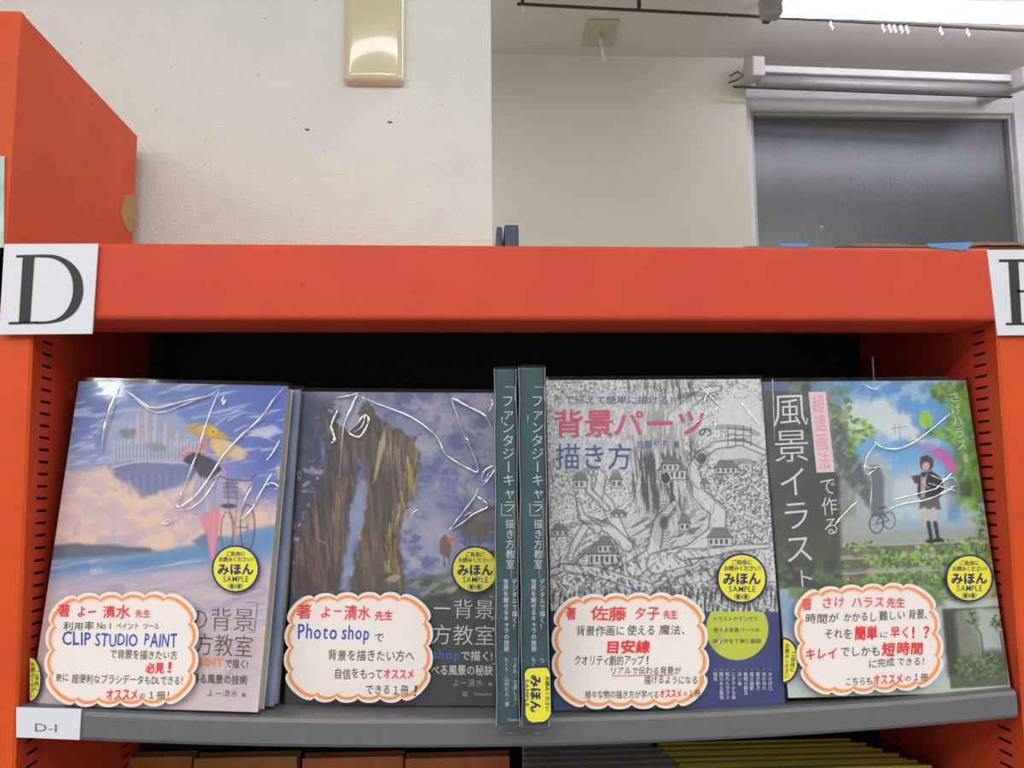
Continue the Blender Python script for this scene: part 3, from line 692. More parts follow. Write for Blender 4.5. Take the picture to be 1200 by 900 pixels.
A.line([(214, 531), (222, 527), (230, 529)], (236, 170, 160), 3.2, .9); A.line([(258, 545), (264, 553), (262, 562)], (226, 160, 156), 2.6, .9)
A.line([(236, 528), (246, 532), (258, 540)], (236, 190, 176), 1.6, .8); A.line([(228, 501), (240, 496), (254, 500)], (120, 86, 60), 1, .6); A.ell(234, 522, .9, .9, (90, 50, 60), .9); A.line([(231, 527), (233, 528)], (170, 70, 76), .8, .9)
DK = (88, 72, 88)
A.line([(250, 563), (258, 558), (268, 562), (282, 563), (294, 563), (299, 556)], DK, 1.5, .9); A.line([(266, 562), (268, 592)], DK, 1.2, .8)
for i in range(6): A.line([(262 + i * 3.2, 566), (264 + i * 2.6, 583)], DK, .8, .75)
for yv in (566, 571, 577, 583): A.line([(262, yv), (279, yv)], DK, .9, .8)
A.ell(268, 593, 9, 3, (70, 62, 72), .85, .3); A.ring(290, 618, 8.5, 27, (96, 80, 92), 1.6, .9); A.ring(266, 622, 7, 22, (110, 92, 104), 1.4, .85)
for a in range(0, 180, 24): A.line([(290 - 8 * math.cos(R_(a)), 618 - 26 * math.sin(R_(a))), (290 + 8 * math.cos(R_(a)), 618 + 26 * math.sin(R_(a)))], (140, 126, 138), .5, .5)
A.line([(268, 594), (276, 618), (290, 618)], (130, 84, 92), 1.4, .8); A.line([(278, 584), (276, 612), (272, 640)], (150, 90, 96), 1.2, .8); A.ell(276, 625, 2.5, 14, (206, 150, 156), .5, .4)
A.mesh('front_cover', e1)
letter('title_lettering', [ch('の背景', 221, 735.5, 297, 738, 30, off=-.012), ch('方教室', 228, 765, 295, 768.5, 28, off=-.008), pxline([(288, 706), (302, 706), (298, 741), (291, 741)], .7)], p1, LETG, e1)
letter('title_lettering', [ch('で描く!', 264, 781.5, 290, 782.5, 11.5, off=.01), ch('得る風景の技術', 224, 799.5, 289.5, 801.5, 12, off=.01), ch('よー清水', 243, 816, 279, 816.5, 9.5, off=-.01), ch('著', 283, 816.5, 288, 816.5, 5)], p1, LETG, e1)
letter('title_lettering', [ch('AINT', 229.5, 779.5, 261, 781, 13.5, off=.03)], p1, LETO, e1, label='orange title letters')
film(p1, W, H, T, e1, 1.0, [([(140, 451), (162, 468), (180, 478), (215, 470), (245, 463), (257, 454)], 1.0), ([(152, 462), (182, 483), (215, 474), (250, 460)], .6), ([(257, 456), (243, 492), (231, 530), (215, 572), (207, 592), (213, 593), (232, 578), (250, 552), (263, 532), (283, 510), (305, 490), (322, 466), (334, 453)], 1.05),
    ([(207, 597), (222, 596), (240, 582), (256, 556)], .6), ([(140, 452), (128, 480), (121, 505), (118, 528)], 1.5), ([(135, 470), (125, 500)], 1.7), ([(173, 485), (171, 498)], 1.0), ([(281, 609), (284, 592), (295, 570)], .8), ([(281, 609), (294, 598), (305, 578), (318, 555)], .9), ([(190, 612), (196, 609), (200, 611), (193, 614), (189, 612)], .8),
    ([(262, 464), (260, 470), (262, 474), (264, 468)], .8), ([(309, 570), (318, 566), (325, 570), (322, 575)], .9), ([(328, 515), (320, 530), (312, 540)], .8), ([(112, 634), (108, 641)], .7), ([(134, 636), (142, 635)], .8), ([(151, 630), (149, 634)], .7), ([(215, 632), (221, 620)], .6), ([(188, 640), (180, 662)], .5), ([(262, 794), (268, 786), (266, 782)], .9), ([(225, 676), (218, 684)], .7), ([(92, 478), (118, 492)], .35), ([(300, 498), (330, 470)], .4)])
sample_sticker(p1, e1, 276, 666.7, 28)
def spine_sticker(plane, parent, cx, cy, rx, ry, off=-.0046):
    o = slab('spine_sticker', pxdisc(cx, cy, rx, ry, 40, -90, 90)[0], plane, off, .0005, NAVY, parent, 'yellow sample sticker wrapped round the spine edge')
    slab('yellow_face', pxdisc(cx, cy, rx * .86, ry * .92, 40, -90, 90)[0], plane, off - .0003, .0002, YEL, o)
    letter('sticker_lettering', [ch('ご自由に', cx + rx * .62, cy - ry * .4, cx + rx * .55, cy + ry * .5, 5, off=.01, vert=True, wid=5.5), ch('お読みください', cx + rx * .25, cy - ry * .75, cx + rx * .2, cy + ry * .8, 5, off=.01, vert=True, wid=5.5)], plane, NAVY, o, off - .0005)
spine_sticker(p1, e1, 35, 796, 14, 27)
# a second copy stands behind it
eb, pb_ = book_root((-.2422, .026, surf(-.24) + .001, .112, -.06, .033), W, H, 'second copy tucked behind the seaside manual, only its blue edge showing')
book_body(eb, W, H, .015, BLUECOV); film(pb_, W, H, .015, eb, 2.2)

# --- 2: rock pillars
W, H, T = .1720, .2590, .016
pose2 = (-.0632, .034, surf(-.06) + .001, .0768, -.034, .0145)
e2, p2 = book_root(pose2, W, H, 'art manual with dark giant tree trunks under a violet cloudy sky')
book_body(e2, W, H, T, DKCOV)
A = Art(p2, W, H, 300, 432); X, Y = A.X, A.Y
A.base([(455, (134, 136, 168)), (560, (142, 144, 178)), (640, (158, 160, 188)), (690, (172, 172, 186))])
n = A.n(30, 26, 51, 5); A.mix(sstep(.5, .66, n) * .8, (176, 168, 190)); A.mix(sstep(.48, .34, n) * .8, (92, 102, 158))
n = A.n(18, 14, 57, 4); A.mix(sstep(.55, .68, n) * .5 * (X > 470), (196, 184, 196)); A.mix(sstep(.52, .7, A.n(22, 30, 58, 4)) * sstep(480, 510, X) * sstep(620, 520, Y) * sstep(500, 540, Y) * .9, (84, 100, 176))
lf = A.n(7, 8, 61, 4); A.mix(sstep(.36, .56, lf + .45 * sstep(430, 340, X) + .2 * sstep(560, 480, Y) * (X < 400) - .32) * sstep(455, 480, Y) * sstep(455, 385, X) * .9, (60, 64, 92))
A.mix(sstep(.45, .6, A.n(12, 9, 63, 4)) * sstep(400, 360, X) * sstep(560, 540, Y) * .5, (98, 96, 128))
# branches across the top
for P, wd in (([(488, 470), (505, 478), (520, 490), (545, 496)], 4), ([(545, 500), (560, 512), (578, 518)], 5), ([(500, 470), (515, 482), (528, 480)], 2)): A.line(P, (178, 160, 176), wd, .7, 1)
def bark(pts, dark, mid, lite, seed, wob=4):
    A.poly(pts, dark, 1.5, .97, wob, seed)
# left trunk
bark([(372, 478), (398, 500), (424, 520), (420, 560), (412, 590), (408, 640), (400, 696), (340, 700), (345, 640), (362, 590), (380, 550), (384, 510)], (92, 74, 78), 0, 0, 3, 6)
bark([(428, 470), (446, 490), (462, 502), (488, 515), (494, 545), (490, 570), (478, 590), (468, 620), (470, 660), (478, 696), (408, 700), (416, 650), (428, 610), (430, 580), (424, 540), (412, 510)], (96, 82, 74), 0, 0, 5, 6)
msk1 = np.clip(1 - np.abs(A.c - np.array([92, 74, 78])).sum(1) / 14, 0, 1); msk2 = np.clip(1 - np.abs(A.c - np.array([96, 82, 74])).sum(1) / 14, 0, 1); mk12 = np.maximum(msk1, msk2)
sr = A.n(3.2, 34, 71, 4, -6); A.mix(mk12 * sstep(.5, .68, sr) * .7, (168, 134, 104)); A.mix(mk12 * sstep(.47, .33, sr) * .7, (52, 44, 46))
sr2 = A.n(5, 16, 73, 4, 8); A.mix(mk12 * sstep(.55, .66, sr2) * sstep(590, 640, Y) * .65, (140, 70, 46))
A.mix(mk12 * sstep(.58, .7, A.n(9, 9, 75, 3)) * .5, (96, 104, 88))
for k in range(30):                                   # lit right flank of the taller trunk
    r6 = random.Random(k); y0 = 520 + r6.random() * 150; xe = np.interp(y0, [510, 545, 575, 600, 630, 660, 696], [486, 495, 490, 476, 468, 470, 480])
    A.line([(xe - r6.uniform(2, 20), y0), (xe - r6.uniform(0, 18), y0 + r6.uniform(14, 42))], r6.choice([(206, 174, 88), (186, 150, 70), (222, 196, 124), (150, 118, 64)]), r6.uniform(1, 2.6), .75, .4)
for k in range(22):
    r6 = random.Random(k + 50); y0 = 550 + r6.random() * 110; x = 398 + r6.uniform(-12, 10) - (y0 - 550) * .05
    A.line([(x, y0), (x + r6.uniform(-4, 3), y0 + r6.uniform(10, 34))], r6.choice([(176, 138, 96), (196, 166, 120), (132, 96, 76), (160, 110, 80)]), r6.uniform(.8, 2), .75, .3)
for k in range(26):
    r6 = random.Random(k + 90); x = r6.uniform(446, 490); y0 = 505 + r6.random() * 30
    A.line([(x, y0), (x + r6.uniform(-3, 3), y0 + r6.uniform(15, 38))], r6.choice([(202, 160, 130), (178, 150, 90), (110, 92, 74), (214, 180, 150)]), r6.uniform(.6, 1.6), .7, .3)
A.poly([(444, 520), (452, 500), (452, 518), (441, 560), (437, 568)], (196, 178, 140), 1, .85)
A.poly([(418, 575), (430, 570), (426, 600), (414, 650), (404, 696), (398, 690), (408, 630)], (150, 156, 192), 3, .85, 4, 8)
for k in range(14): r6 = random.Random(k + 7); A.line([(485 + r6.uniform(-5, 5), 560 + k * 5), (492 + r6.uniform(0, 9), 566 + k * 5)], (176, 168, 156), 1, .5)
# hill, creature and the small traveller
A.poly([(497, 700), (520, 678), (545, 660), (590, 640), (600, 700)], (74, 90, 68), 1.5, .97, 2, 9); A.mix(sstep(.5, .65, A.n(5, 5, 81, 3)) * sstep(500, 530, X) * sstep(648, 665, Y - (590 - X) * .35 + 14) * .6 * (Y < 700), (112, 128, 76))
A.poly([(540, 628), (543, 610), (556, 600), (572, 592), (596, 594), (596, 650), (582, 646), (580, 622), (573, 620), (569, 636), (560, 640), (558, 628), (554, 626), (551, 633), (546, 632)], (112, 98, 100), 1.2, .95, 1.5, 12); A.ell(566, 606, 16, 7, (146, 128, 120), .5, .5)
for P in ([(545, 640), (546, 600), (532, 575)], [(546, 612), (556, 585)], [(540, 588), (522, 580)], [(546, 575), (534, 562)], [(556, 600), (545, 570), (548, 562)]): A.line(P, (86, 82, 108), 1.1, .8, .5)
A.poly([(516, 632), (521, 626), (527, 632), (529, 645), (526, 655), (515, 648)], (130, 96, 92), 1, .95); A.poly([(524, 630), (536, 631), (533, 636), (524, 634)], (206, 120, 74), 1, .95); A.line([(520, 652), (521, 664)], (96, 70, 70), 1.4, .9); A.line([(526, 652), (527, 662)], (96, 70, 70), 1.4, .9)
A.poly([(470, 690), (490, 676), (520, 672), (545, 664), (560, 660), (520, 690)], (104, 116, 96), 2, .8, 3, 4)
for k in range(18): r6 = random.Random(k + 30); x = r6.uniform(440, 580); y = r6.uniform(674, 700); A.poly([(x, y), (x + 9, y - 6), (x + 20, y - 5), (x + 12, y + 3)], r6.choice([(150, 152, 128), (92, 106, 86), (176, 168, 160), (70, 82, 66)]), 1, .85)
d = sstep(690, 706, Y + (A.n(12, 12, 91, 3) - .5) * 14); A.mix(d * .95, (60, 58, 60)); A.mix(sstep(340, 380, X) * sstep(.55, .7, A.n(16, 12, 95, 4)) * d * sstep(740, 700, Y) * .4, (98, 100, 96)); A.mix(sstep(352, 334, X) * sstep(690, 700, Y) * sstep(750, 700, Y) * .6, (60, 90, 130)); A.mix(sstep(760, 800, Y) * .5, (54, 54, 58))
A.mesh('front_cover', e2)
letter('title_lettering', [ch('ー背景', 508, 722, 578.5, 723.5, 24.5, off=-.008), ch('方教室', 506, 753, 579, 754.5, 25.5, off=-.008), pxline([(574, 699), (581.5, 699), (580, 726), (575, 726)], .7)], p2, LETW, e2)
letter('title_lettering', [ch('で描く!', 540, 773, 577, 773.5, 12.5, off=.015), ch('べる風景の秘訣', 505, 790, 577.5, 790.5, 13, off=.015)], p2, LETW, e2)
letter('title_lettering', [ch('よー清水', 531, 804, 566, 804, 10, off=-.01), ch('著', 572, 804, 577, 804, 5), ch('Creative', 556, 815, 576, 815.3, 5.5), pxline([(542, 811.5), (548, 811.5)], .8), pxline([(542, 813.5), (548, 813.5)], .8), pxline([(542, 815.5), (548, 815.5)], .8)], p2, LETWD, e2)
letter('title_lettering', [ch('shop', 507, 771, 538.5, 773, 15, off=.03)], p2, LETBL, e2, label='blue title letters')
film(p2, W, H, T, e2, 3.1, [([(418, 463), (409, 482), (402, 505), (398, 560)], .7), ([(418, 463), (412, 478), (404, 494)], 1.4), ([(396, 480), (388, 500), (392, 515), (388, 519)], 1.3), ([(392, 466), (412, 463), (420, 460)], 1.0), ([(418, 463), (445, 474), (482, 489), (510, 510), (522, 532), (545, 547), (561, 552), (550, 520), (543, 507), (528, 466)], .9),
    ([(408, 505), (420, 495), (426, 487), (432, 490), (429, 502), (421, 512), (411, 509), (408, 505)], 1.2), ([(420, 492), (427, 489), (424, 500), (414, 506)], .8), ([(528, 466), (552, 478), (572, 487)], .9), ([(530, 465), (556, 480), (570, 489), (576, 500), (581, 503)], .8), ([(573, 484), (576, 476), (578, 470), (574, 468)], .7), ([(566, 566), (566, 556), (573, 548), (581, 548), (574, 560), (566, 569)], 1.2), ([(568, 564), (573, 554)], 1.8),
    ([(526, 622), (540, 604), (551, 590), (558, 580), (560, 572)], .9), ([(526, 622), (542, 613), (556, 602), (572, 594), (566, 586), (559, 582)], 1.0), ([(545, 604), (552, 600)], 2.0), ([(482, 606), (485, 600), (491, 597)], .7), ([(428, 470), (430, 480)], .5), ([(454, 468), (455, 492)], .4), ([(440, 462), (442, 486)], .35), ([(385, 640), (370, 630)], .5), ([(475, 600), (470, 640)], .35), ([(575, 780), (583, 776)], .6)])
sample_sticker(p2, e2, 556.8, 667.5, 28)

# --- 3: pen drawing of a tree village
W, H, T = .1866, .2690, .018
pose3 = (.1604, .0105, surf(.16) + .0006, .0925, -.0251, -.0005)
e3, p3 = book_root(pose3, W, H, 'white art manual with a black pen drawing of a giant tree village')
book_body(e3, W, H, T, WCOV)
A = Art(p3, W, H, 400, 570); X, Y = A.X, A.Y
A.c[:] = (226, 226, 226)
IK = (62, 62, 64)
def hatch(pts, dens, sx, sy, ang, seed, soft=5, ink=IK, al=.75):
    tmp = A.c.copy(); A.c[:] = 0; A.poly(pts, (1, 1, 1), soft, 1, 4, seed); m = A.c[:, 0].copy(); A.c = tmp
    nn = A.n(sx, sy, seed + 100, 3, ang); A.mix(m * sstep(1 - dens + .005, 1 - dens + .11, nn) * al * 1.1, ink)
allp = [(636, 440), (930, 440), (930, 720), (636, 720)]
# foliage scribble everywhere except the pale trunk
hatch(allp, .47, 1.7, 1.9, 20, 11, al=.42); hatch([(640, 446), (700, 450), (760, 470), (750, 520), (690, 560), (650, 590), (640, 700)], .52, 2.2, 2.6, -20, 12, 12, al=.42)
hatch([(830, 540), (905, 530), (915, 640), (860, 650), (830, 600)], .50, 1.8, 1.9, 35, 13, 10, al=.5)
hatch([(840, 455), (895, 450), (900, 530), (850, 520)], .35, 3, 3, 0, 14, 10, al=.3)
A.poly([(845, 462), (888, 452), (898, 520), (862, 510), (838, 500)], (222, 222, 222), 6, .85, 4, 5)
A.poly([(808, 540), (835, 515), (865, 512), (900, 532), (880, 545), (850, 540)], (214, 214, 214), 4, .8, 3, 6)
# upper trunk in flowing strokes
TR = [(745, 448), (800, 446), (805, 480), (795, 520), (812, 550), (820, 600), (850, 640), (845, 670), (780, 690), (720, 690), (700, 640), (720, 610), (745, 600), (735, 560), (745, 520), (738, 480)]
A.poly(TR, (206, 206, 206), 4, .7, 4, 7)
hatch([(735, 447), (812, 446), (815, 530), (800, 600), (745, 600), (735, 540)], .54, 2.2, 26, -6, 15, 6, al=.7)
hatch([(755, 480), (800, 480), (796, 520), (758, 524)], .62, 2.5, 14, 8, 16, 5, al=.8)
hatch([(700, 600), (840, 600), (850, 690), (650, 690)], .46, 3, 14, 60, 17, 10, al=.5)
# pale roots and limbs
LT = (226, 226, 226)
LIMBS = [([(735, 690), (740, 660), (728, 630), (712, 590), (700, 575)], 22, 8), ([(745, 665), (765, 650), (772, 612), (790, 590)], 20, 6), ([(770, 660), (810, 650), (840, 625), (842, 600), (820, 580), (812, 550), (820, 535)], 24, 10), ([(700, 580), (705, 560), (693, 545), (692, 530)], 12, 6), ([(735, 640), (715, 620), (690, 610), (672, 640), (668, 655)], 12, 5), ([(790, 490), (810, 470), (828, 458), (842, 455)], 14, 5), ([(820, 535), (838, 522), (868, 518), (895, 530)], 9, 5), ([(700, 620), (682, 605), (678, 590)], 9, 4), ([(760, 690), (700, 670), (660, 665), (645, 672)], 12, 6), ([(800, 650), (830, 648), (862, 642), (900, 640)], 12, 4), ([(688, 545), (690, 575), (712, 596)], 8, 5)]
for P, w0, w1 in LIMBS: A.line(P, IK, w0 + 2.4, .8, w1 + 2, .9); A.line(P, LT, w0, .95, w1, 1)
r7 = random.Random(11)
for P, w0, w1 in LIMBS:
    P = np.array(P, float)
    for k in range(int(w0 * 1.2)):
        i = r7.randrange(len(P) - 1); t = r7.random(); q = P[i] * (1 - t) + P[i + 1] * t; dd = P[i + 1] - P[i]; dd /= np.hypot(*dd); nn = np.array([-dd[1], dd[0]]); o = r7.choice([-1, 1]) * r7.uniform(.18, .5) * w0
        a = q + nn * o; b = a + dd * r7.uniform(5, 16) + nn * r7.uniform(-2, 2); A.line([a, (a + b) / 2 + nn * r7.uniform(-1, 1), b], IK, .8, r7.uniform(.35, .8), .3, .5)
# big knot, whirls
for k in range(7): A.ring(779, 615, 4 + k * 2.2, 6 + k * 3.6, IK, .9, .7 - .05 * k, r7.uniform(0, 60), 300 + r7.uniform(0, 60))
A.ell(778, 612, 5, 8, (70, 70, 72), .8, .4); A.ell(822, 537, 6, 6.5, (70, 70, 72), .8, .35); A.ring(822, 537, 9, 10, IK, 1, .7)
# flowing contour strokes round the trunk
for k in range(150):
    x = r7.uniform(735, 812); y = r7.uniform(446, 575); a = (x - 772) / 40; L0 = r7.uniform(10, 34)
    A.line([(x, y), (x + a * 3 + r7.uniform(-2, 2), y + L0 * .5), (x + a * 9 - 3 * math.sin(y / 18), y + L0)], IK, .9, r7.uniform(.3, .75), .3, .5)
for k in range(230):                                # leaf and grass ticks
    x = r7.uniform(642, 915); y = r7.choice([r7.uniform(450, 470), r7.uniform(545, 700), r7.uniform(640, 700)]); a = r7.uniform(0, 6.3); L0 = r7.uniform(2, 6)
    A.line([(x, y), (x + L0 * math.cos(a), y + L0 * math.sin(a) * .8)], IK, .9, r7.uniform(.4, .85), .4, .5)
# arcs of knotted bark under the title and cast of boughs
for (cx, cy, rx, ry, a0, a1) in ((758, 500, 22, 30, 180, 300), (785, 505, 18, 28, 200, 350), (772, 545, 34, 24, 190, 350), (815, 480, 30, 16, 180, 320), (852, 520, 40, 18, 180, 330), (668, 560, 22, 28, 180, 330), (690, 640, 40, 26, 190, 300), (870, 560, 24, 18, 150, 300)):
    for k in range(3): A.ring(cx, cy, rx + k * 2.4, ry + k * 2, IK, 1, .6, a0 + r7.uniform(0, 20), a1)
def house(x, y, w, h):
    A.poly([(x, y), (x, y - h * .5), (x + w, y - h * .5), (x + w, y)], (214, 214, 214), .8, .95)
    A.poly([(x - 2, y - h * .45), (x + w * .22, y - h), (x + w * .78, y - h), (x + w + 2, y - h * .45)], (130, 130, 132), .8, .9)
    for i in range(int(w / 2.5)): A.line([(x + w * .2 + i * 1.5, y - h), (x + i * 2.7, y - h * .45)], IK, .5, .6, None, .5)
    for P in ([(x, y), (x, y - h * .5)], [(x + w, y), (x + w, y - h * .5)], [(x, y), (x + w, y)], [(x - 2, y - h * .45), (x + w + 2, y - h * .45)]): A.line(P, IK, .9, .85, None, .5)
    for i in range(max(1, int(w / 6))):
        a = x + 2 + i * 6; A.poly([(a, y - h * .12), (a, y - h * .36), (a + 2.8, y - h * .36), (a + 2.8, y - h * .12)], (60, 60, 62), .5, .9)
for hx in ((772, 562, 32, 24), (776, 552, 20, 18), (672, 572, 16, 20), (686, 556, 14, 12), (716, 572, 12, 22), (690, 662, 34, 28), (700, 648, 18, 20), (796, 622, 12, 20), (830, 640, 28, 22), (838, 555, 26, 16), (716, 606, 18, 9), (647, 628, 18, 14), (822, 572, 8, 12)): house(*hx)
A.ell(780, 560, 5, 6, (60, 60, 62), .9, .2); A.ring(780, 560, 6.5, 7.5, (200, 200, 200), 1, .9)
for k in range(12): A.line([(753, 548 + k * 3), (759, 548.5 + k * 3)], IK, .7, .8, None, .5)          # ladder
A.line([(753, 546), (751, 585)], IK, .8, .8); A.line([(759, 546), (758, 585)], IK, .8, .8)
for k in range(9): A.line([(664, 622 + k * 3.2), (672, 623 + k * 3.2)], IK, .7, .8, None, .5)
for yv in (503, 510, 517): A.line([(853, yv - 1), (880, yv + 1)], IK, .9, .8)
for xv in (853, 862, 871, 880): A.line([(xv, 499), (xv, 522)], IK, .9, .8)
A.line([(655, 640), (656, 655), (655, 662)], IK, .9, .8); A.ell(655, 663, 1.8, 3, (90, 90, 90), .9, .3)
hatch([(640, 690), (912, 690), (912, 735), (640, 735)], .53, 2.4, 16, 4, 19, 5, al=.75); hatch([(720, 648), (880, 650), (912, 700), (640, 700), (650, 668)], .44, 2.5, 7, -35, 20, 8, al=.6)
for pts in ([(646, 461), (790, 461), (790, 476), (646, 476)], [(648, 474), (828, 474), (836, 514), (648, 514)], [(648, 514), (798, 512), (798, 528), (744, 528), (744, 552), (648, 552)]): A.poly(pts, (226, 226, 228), 6, .62)
# navy foot with lime disc
tmpm = (Y > 716.5 + (X - 828) * .005) & (X > 640)
A.c[tmpm] = (52, 62, 124); A.mix(tmpm * sstep(.5, .7, A.n(50, 20, 31, 3)) * .35, (84, 92, 150))
rr = np.hypot(X - 864, Y - 737); A.mix(sstep(37.2, 36, rr) * tmpm, (208, 216, 66))
A.mesh('front_cover', e3)
letter('title_lettering', [ch('形で捉えて簡単に描ける！', 649, 472, 788, 473, 10.5, off=0)], p3, M('grey_blue_print', (82, 92, 128), .45), e3)
letter('title_lettering', [ch('背景', 650, 509.5, 719, 509, 35, off=.018), ch('パーツ', 720, 509, 826, 507.5, 33, off=.018)], p3, LETP, e3, label='rose red title letters')
letter('title_lettering', [ch('描き方', 651, 547.5, 740, 547.5, 33, off=.004), ch('の', 819, 511, 834, 511, 13, off=.015), ch('佐藤夕子', 746, 524.5, 783, 524.5, 10, off=-.005), ch('著', 789, 524, 796, 524, 8)], p3, LETB, e3, label='indigo title letters')
letter('blurb_lettering', [ch('イラストやマンガで', 836, 727.5, 888, 727.5, 6), ch('使える背景パーツの', 836, 740.5, 890, 740.5, 6), ch('描き方を丁寧に解説', 835, 753.5, 892, 753.5, 6)], p3, INKI, e3)
cols = ['・木の凹凸', '・波の流れ', '・煙の動き', '・服の陰影', '・植物の群生', '・深い森', '・にぎやかな街', '・割れたガラス', '・趣のある路地', '・階段']
letter('blurb_lettering', [ch(t, 902.3 - i * 7.15, 782, 902.8 - i * 7.15, 782 + 5.4 * len(t), 5, off=.012, vert=True, wid=5) for i, t in enumerate(cols)], p3, LETW, e3, label='small white list in vertical columns')
film(p3, W, H, T, e3, 5.3, [([(652, 452), (668, 462), (690, 470), (715, 478)], .5), ([(660, 450), (700, 466), (735, 476)], .4), ([(800, 505), (815, 496), (828, 484), (826, 470), (832, 452)], .6), ([(820, 450), (838, 470), (850, 478)], .4), ([(868, 470), (880, 485), (893, 502)], .45), ([(905, 447), (906, 450), (908, 520)], .4), ([(842, 738), (845, 750), (838, 756)], .8), ([(850, 735), (843, 743)], .8), ([(840, 470), (838, 500), (826, 512)], .35), ([(845, 600), (840, 640)], .3), ([(880, 456), (889, 462)], .6)])
sample_sticker(p3, e3, 869.5, 677.8, 29.6)

# --- 4: blue sky and stone steps
W, H, T = .1852, .2606, .018
pose4 = (.3490, .0085, surf(.349) + .0012, .1073, .0038, -.0056)
e4, p4 = book_root(pose4, W, H, 'art manual with a schoolgirl holding a pink umbrella on green stone steps')
book_body(e4, W, H, T, DKCOV)
A = Art(p4, W, H, 300, 430); X, Y = A.X, A.Y
A.base([(447, (92, 152, 208)), (520, (110, 176, 226)), (600, (160, 196, 218)), (640, (170, 176, 178))])
n = A.n(22, 20, 7, 4); A.poly([(1000, 470), (1020, 478), (1035, 462), (1050, 480), (1068, 488), (1072, 505), (1090, 515), (1088, 524), (1060, 512), (1046, 516), (1020, 505), (1000, 512), (985, 500)], (222, 226, 226), 4, .95, 6, 3)
A.ell(1005, 490, 22, 24, (214, 220, 222), .8, .4, wob=.3); A.mix(sstep(.52, .66, n) * (Y < 610) * .55, (206, 218, 226)); A.poly([(1045, 560), (1075, 545), (1110, 560), (1120, 600), (1040, 610)], (196, 210, 220), 10, .8, 6, 4)
A.ell(1060, 575, 22, 14, (216, 222, 226), .6, .5)
for P in ([(1045, 502), (1063, 500)], [(1054, 497), (1056, 545)], [(1048, 497), (1049, 508)]): A.line(P, (120, 130, 150), .8, .7)
# grey wall and gate post on the left
A.poly([(975, 455), (990, 520), (1020, 575), (1023, 640), (960, 650), (960, 455)], (150, 152, 148), 3, .97, 3, 6)
A.poly([(1002, 560), (1010, 540), (1022, 530), (1036, 536), (1046, 560), (1048, 640), (1000, 640)], (182, 190, 196), 3, .9, 2, 7); A.poly([(1020, 545), (1030, 545), (1036, 560), (1036, 605), (1021, 605)], (104, 108, 120), 2, .85)
A.poly([(978, 470), (992, 500), (1022, 575), (1020, 595), (985, 555), (972, 520)], (92, 98, 96), 3, .85, 4, 8); A.mix(sstep(.55, .68, A.n(5, 14, 9, 4, 35)) * (X < 1020) * (Y < 640) * .4, (196, 200, 196))
A.poly([(975, 600), (1020, 610), (1025, 640), (975, 645)], (178, 178, 172), 4, .8)
# foliage
def leaves(cx, cy, rx, ry, n_, cols_, s0, s1, seed):
    rr = random.Random(seed)
    for k in range(n_):
        a = rr.uniform(0, 6.28); q = math.sqrt(rr.random()); x = cx + rx * q * math.cos(a); y = cy + ry * q * math.sin(a); s_ = rr.uniform(s0, s1)
        A.ell(x, y, s_, s_ * rr.uniform(.4, .8), rr.choice(cols_), rr.uniform(.6, .95), .35, rr.uniform(0, 180))
G1 = [(112, 156, 62), (146, 186, 70), (84, 124, 60), (168, 204, 90)]; G2 = [(96, 136, 66), (126, 166, 74), (70, 104, 56), (150, 190, 90), (184, 206, 130)]
leaves(985, 478, 14, 26, 60, [(110, 138, 84), (140, 168, 96), (84, 108, 76), (160, 180, 130)], 2, 4, 1); leaves(1008, 505, 16, 14, 50, G1, 2, 4, 2); leaves(1000, 525, 10, 12, 24, G1, 2, 3.5, 3)
leaves(1112, 458, 24, 12, 40, G1, 3, 7, 4); leaves(1128, 500, 16, 50, 110, [(110, 164, 66), (138, 190, 66), (90, 140, 70), (150, 196, 90)], 4, 8, 5); leaves(1085, 492, 8, 8, 16, [(154, 200, 60), (170, 210, 76)], 3, 6, 6); leaves(1098, 506, 12, 6, 20, G1, 2, 5, 16)
leaves(1138, 560, 18, 40, 110, [(96, 150, 66), (126, 176, 70), (74, 120, 66), (140, 180, 84)], 4, 8, 7); leaves(1152, 610, 14, 20, 50, G2, 2, 5, 8); A.ell(1132, 572, 8, 10, (56, 76, 66), .7, .4)
A.poly([(1108, 530), (1122, 520), (1126, 600), (1112, 610)], (120, 132, 150), 4, .5); A.poly([(1126, 590), (1134, 585), (1152, 640), (1146, 645)], (190, 196, 200), 2, .6)
A.ell(1118, 602, 7, 10, (110, 160, 214), .8, .3)
# stone steps
A.poly([(980, 632), (1025, 624), (1160, 618), (1168, 650), (975, 655)], (168, 172, 166), 2, .95, 1, 3)
for k, (y0, y1) in enumerate(((640, 651), (655, 667), (672, 690))):
    A.poly([(920, y0 + 2), (1000, y0), (1100, y0 - 4), (1170, y0 - 6), (1172, y1 - 6), (1000, y1), (920, y1 + 2)], (124, 118, 92), 1.5, .9, 1, 4 + k); A.line([(912, y0 + 2), (1000, y0), (1100, y0 - 4), (1170, y0 - 6)], (196, 200, 186), 2, .8)
    A.mix(sstep(.5, .65, A.n(16, 9, 60 + k, 3)) * (Y > y0) * (Y < y1 + 6) * (X < 1175) * .5, (92, 92, 72))
leaves(960, 662, 34, 8, 130, G2, 1.2, 3.2, 9); leaves(1050, 655, 40, 10, 170, G2, 1.5, 3.6, 10); leaves(1110, 650, 40, 18, 200, G2, 1.5, 4, 11); leaves(1010, 640, 22, 6, 50, G2, 1.2, 3, 12); leaves(1130, 690, 44, 26, 280, G2 + [(160, 200, 96)], 2, 4.5, 13); leaves(960, 680, 40, 8, 90, G2, 1.5, 3, 14); leaves(1060, 680, 50, 12, 160, G2, 1.5, 4, 15); leaves(1150, 640, 20, 20, 90, G2, 1.5, 4, 17)
leaves(1108, 700, 10, 14, 26, [(190, 170, 200), (226, 226, 226), (110, 130, 100)], 1, 2.2, 18)
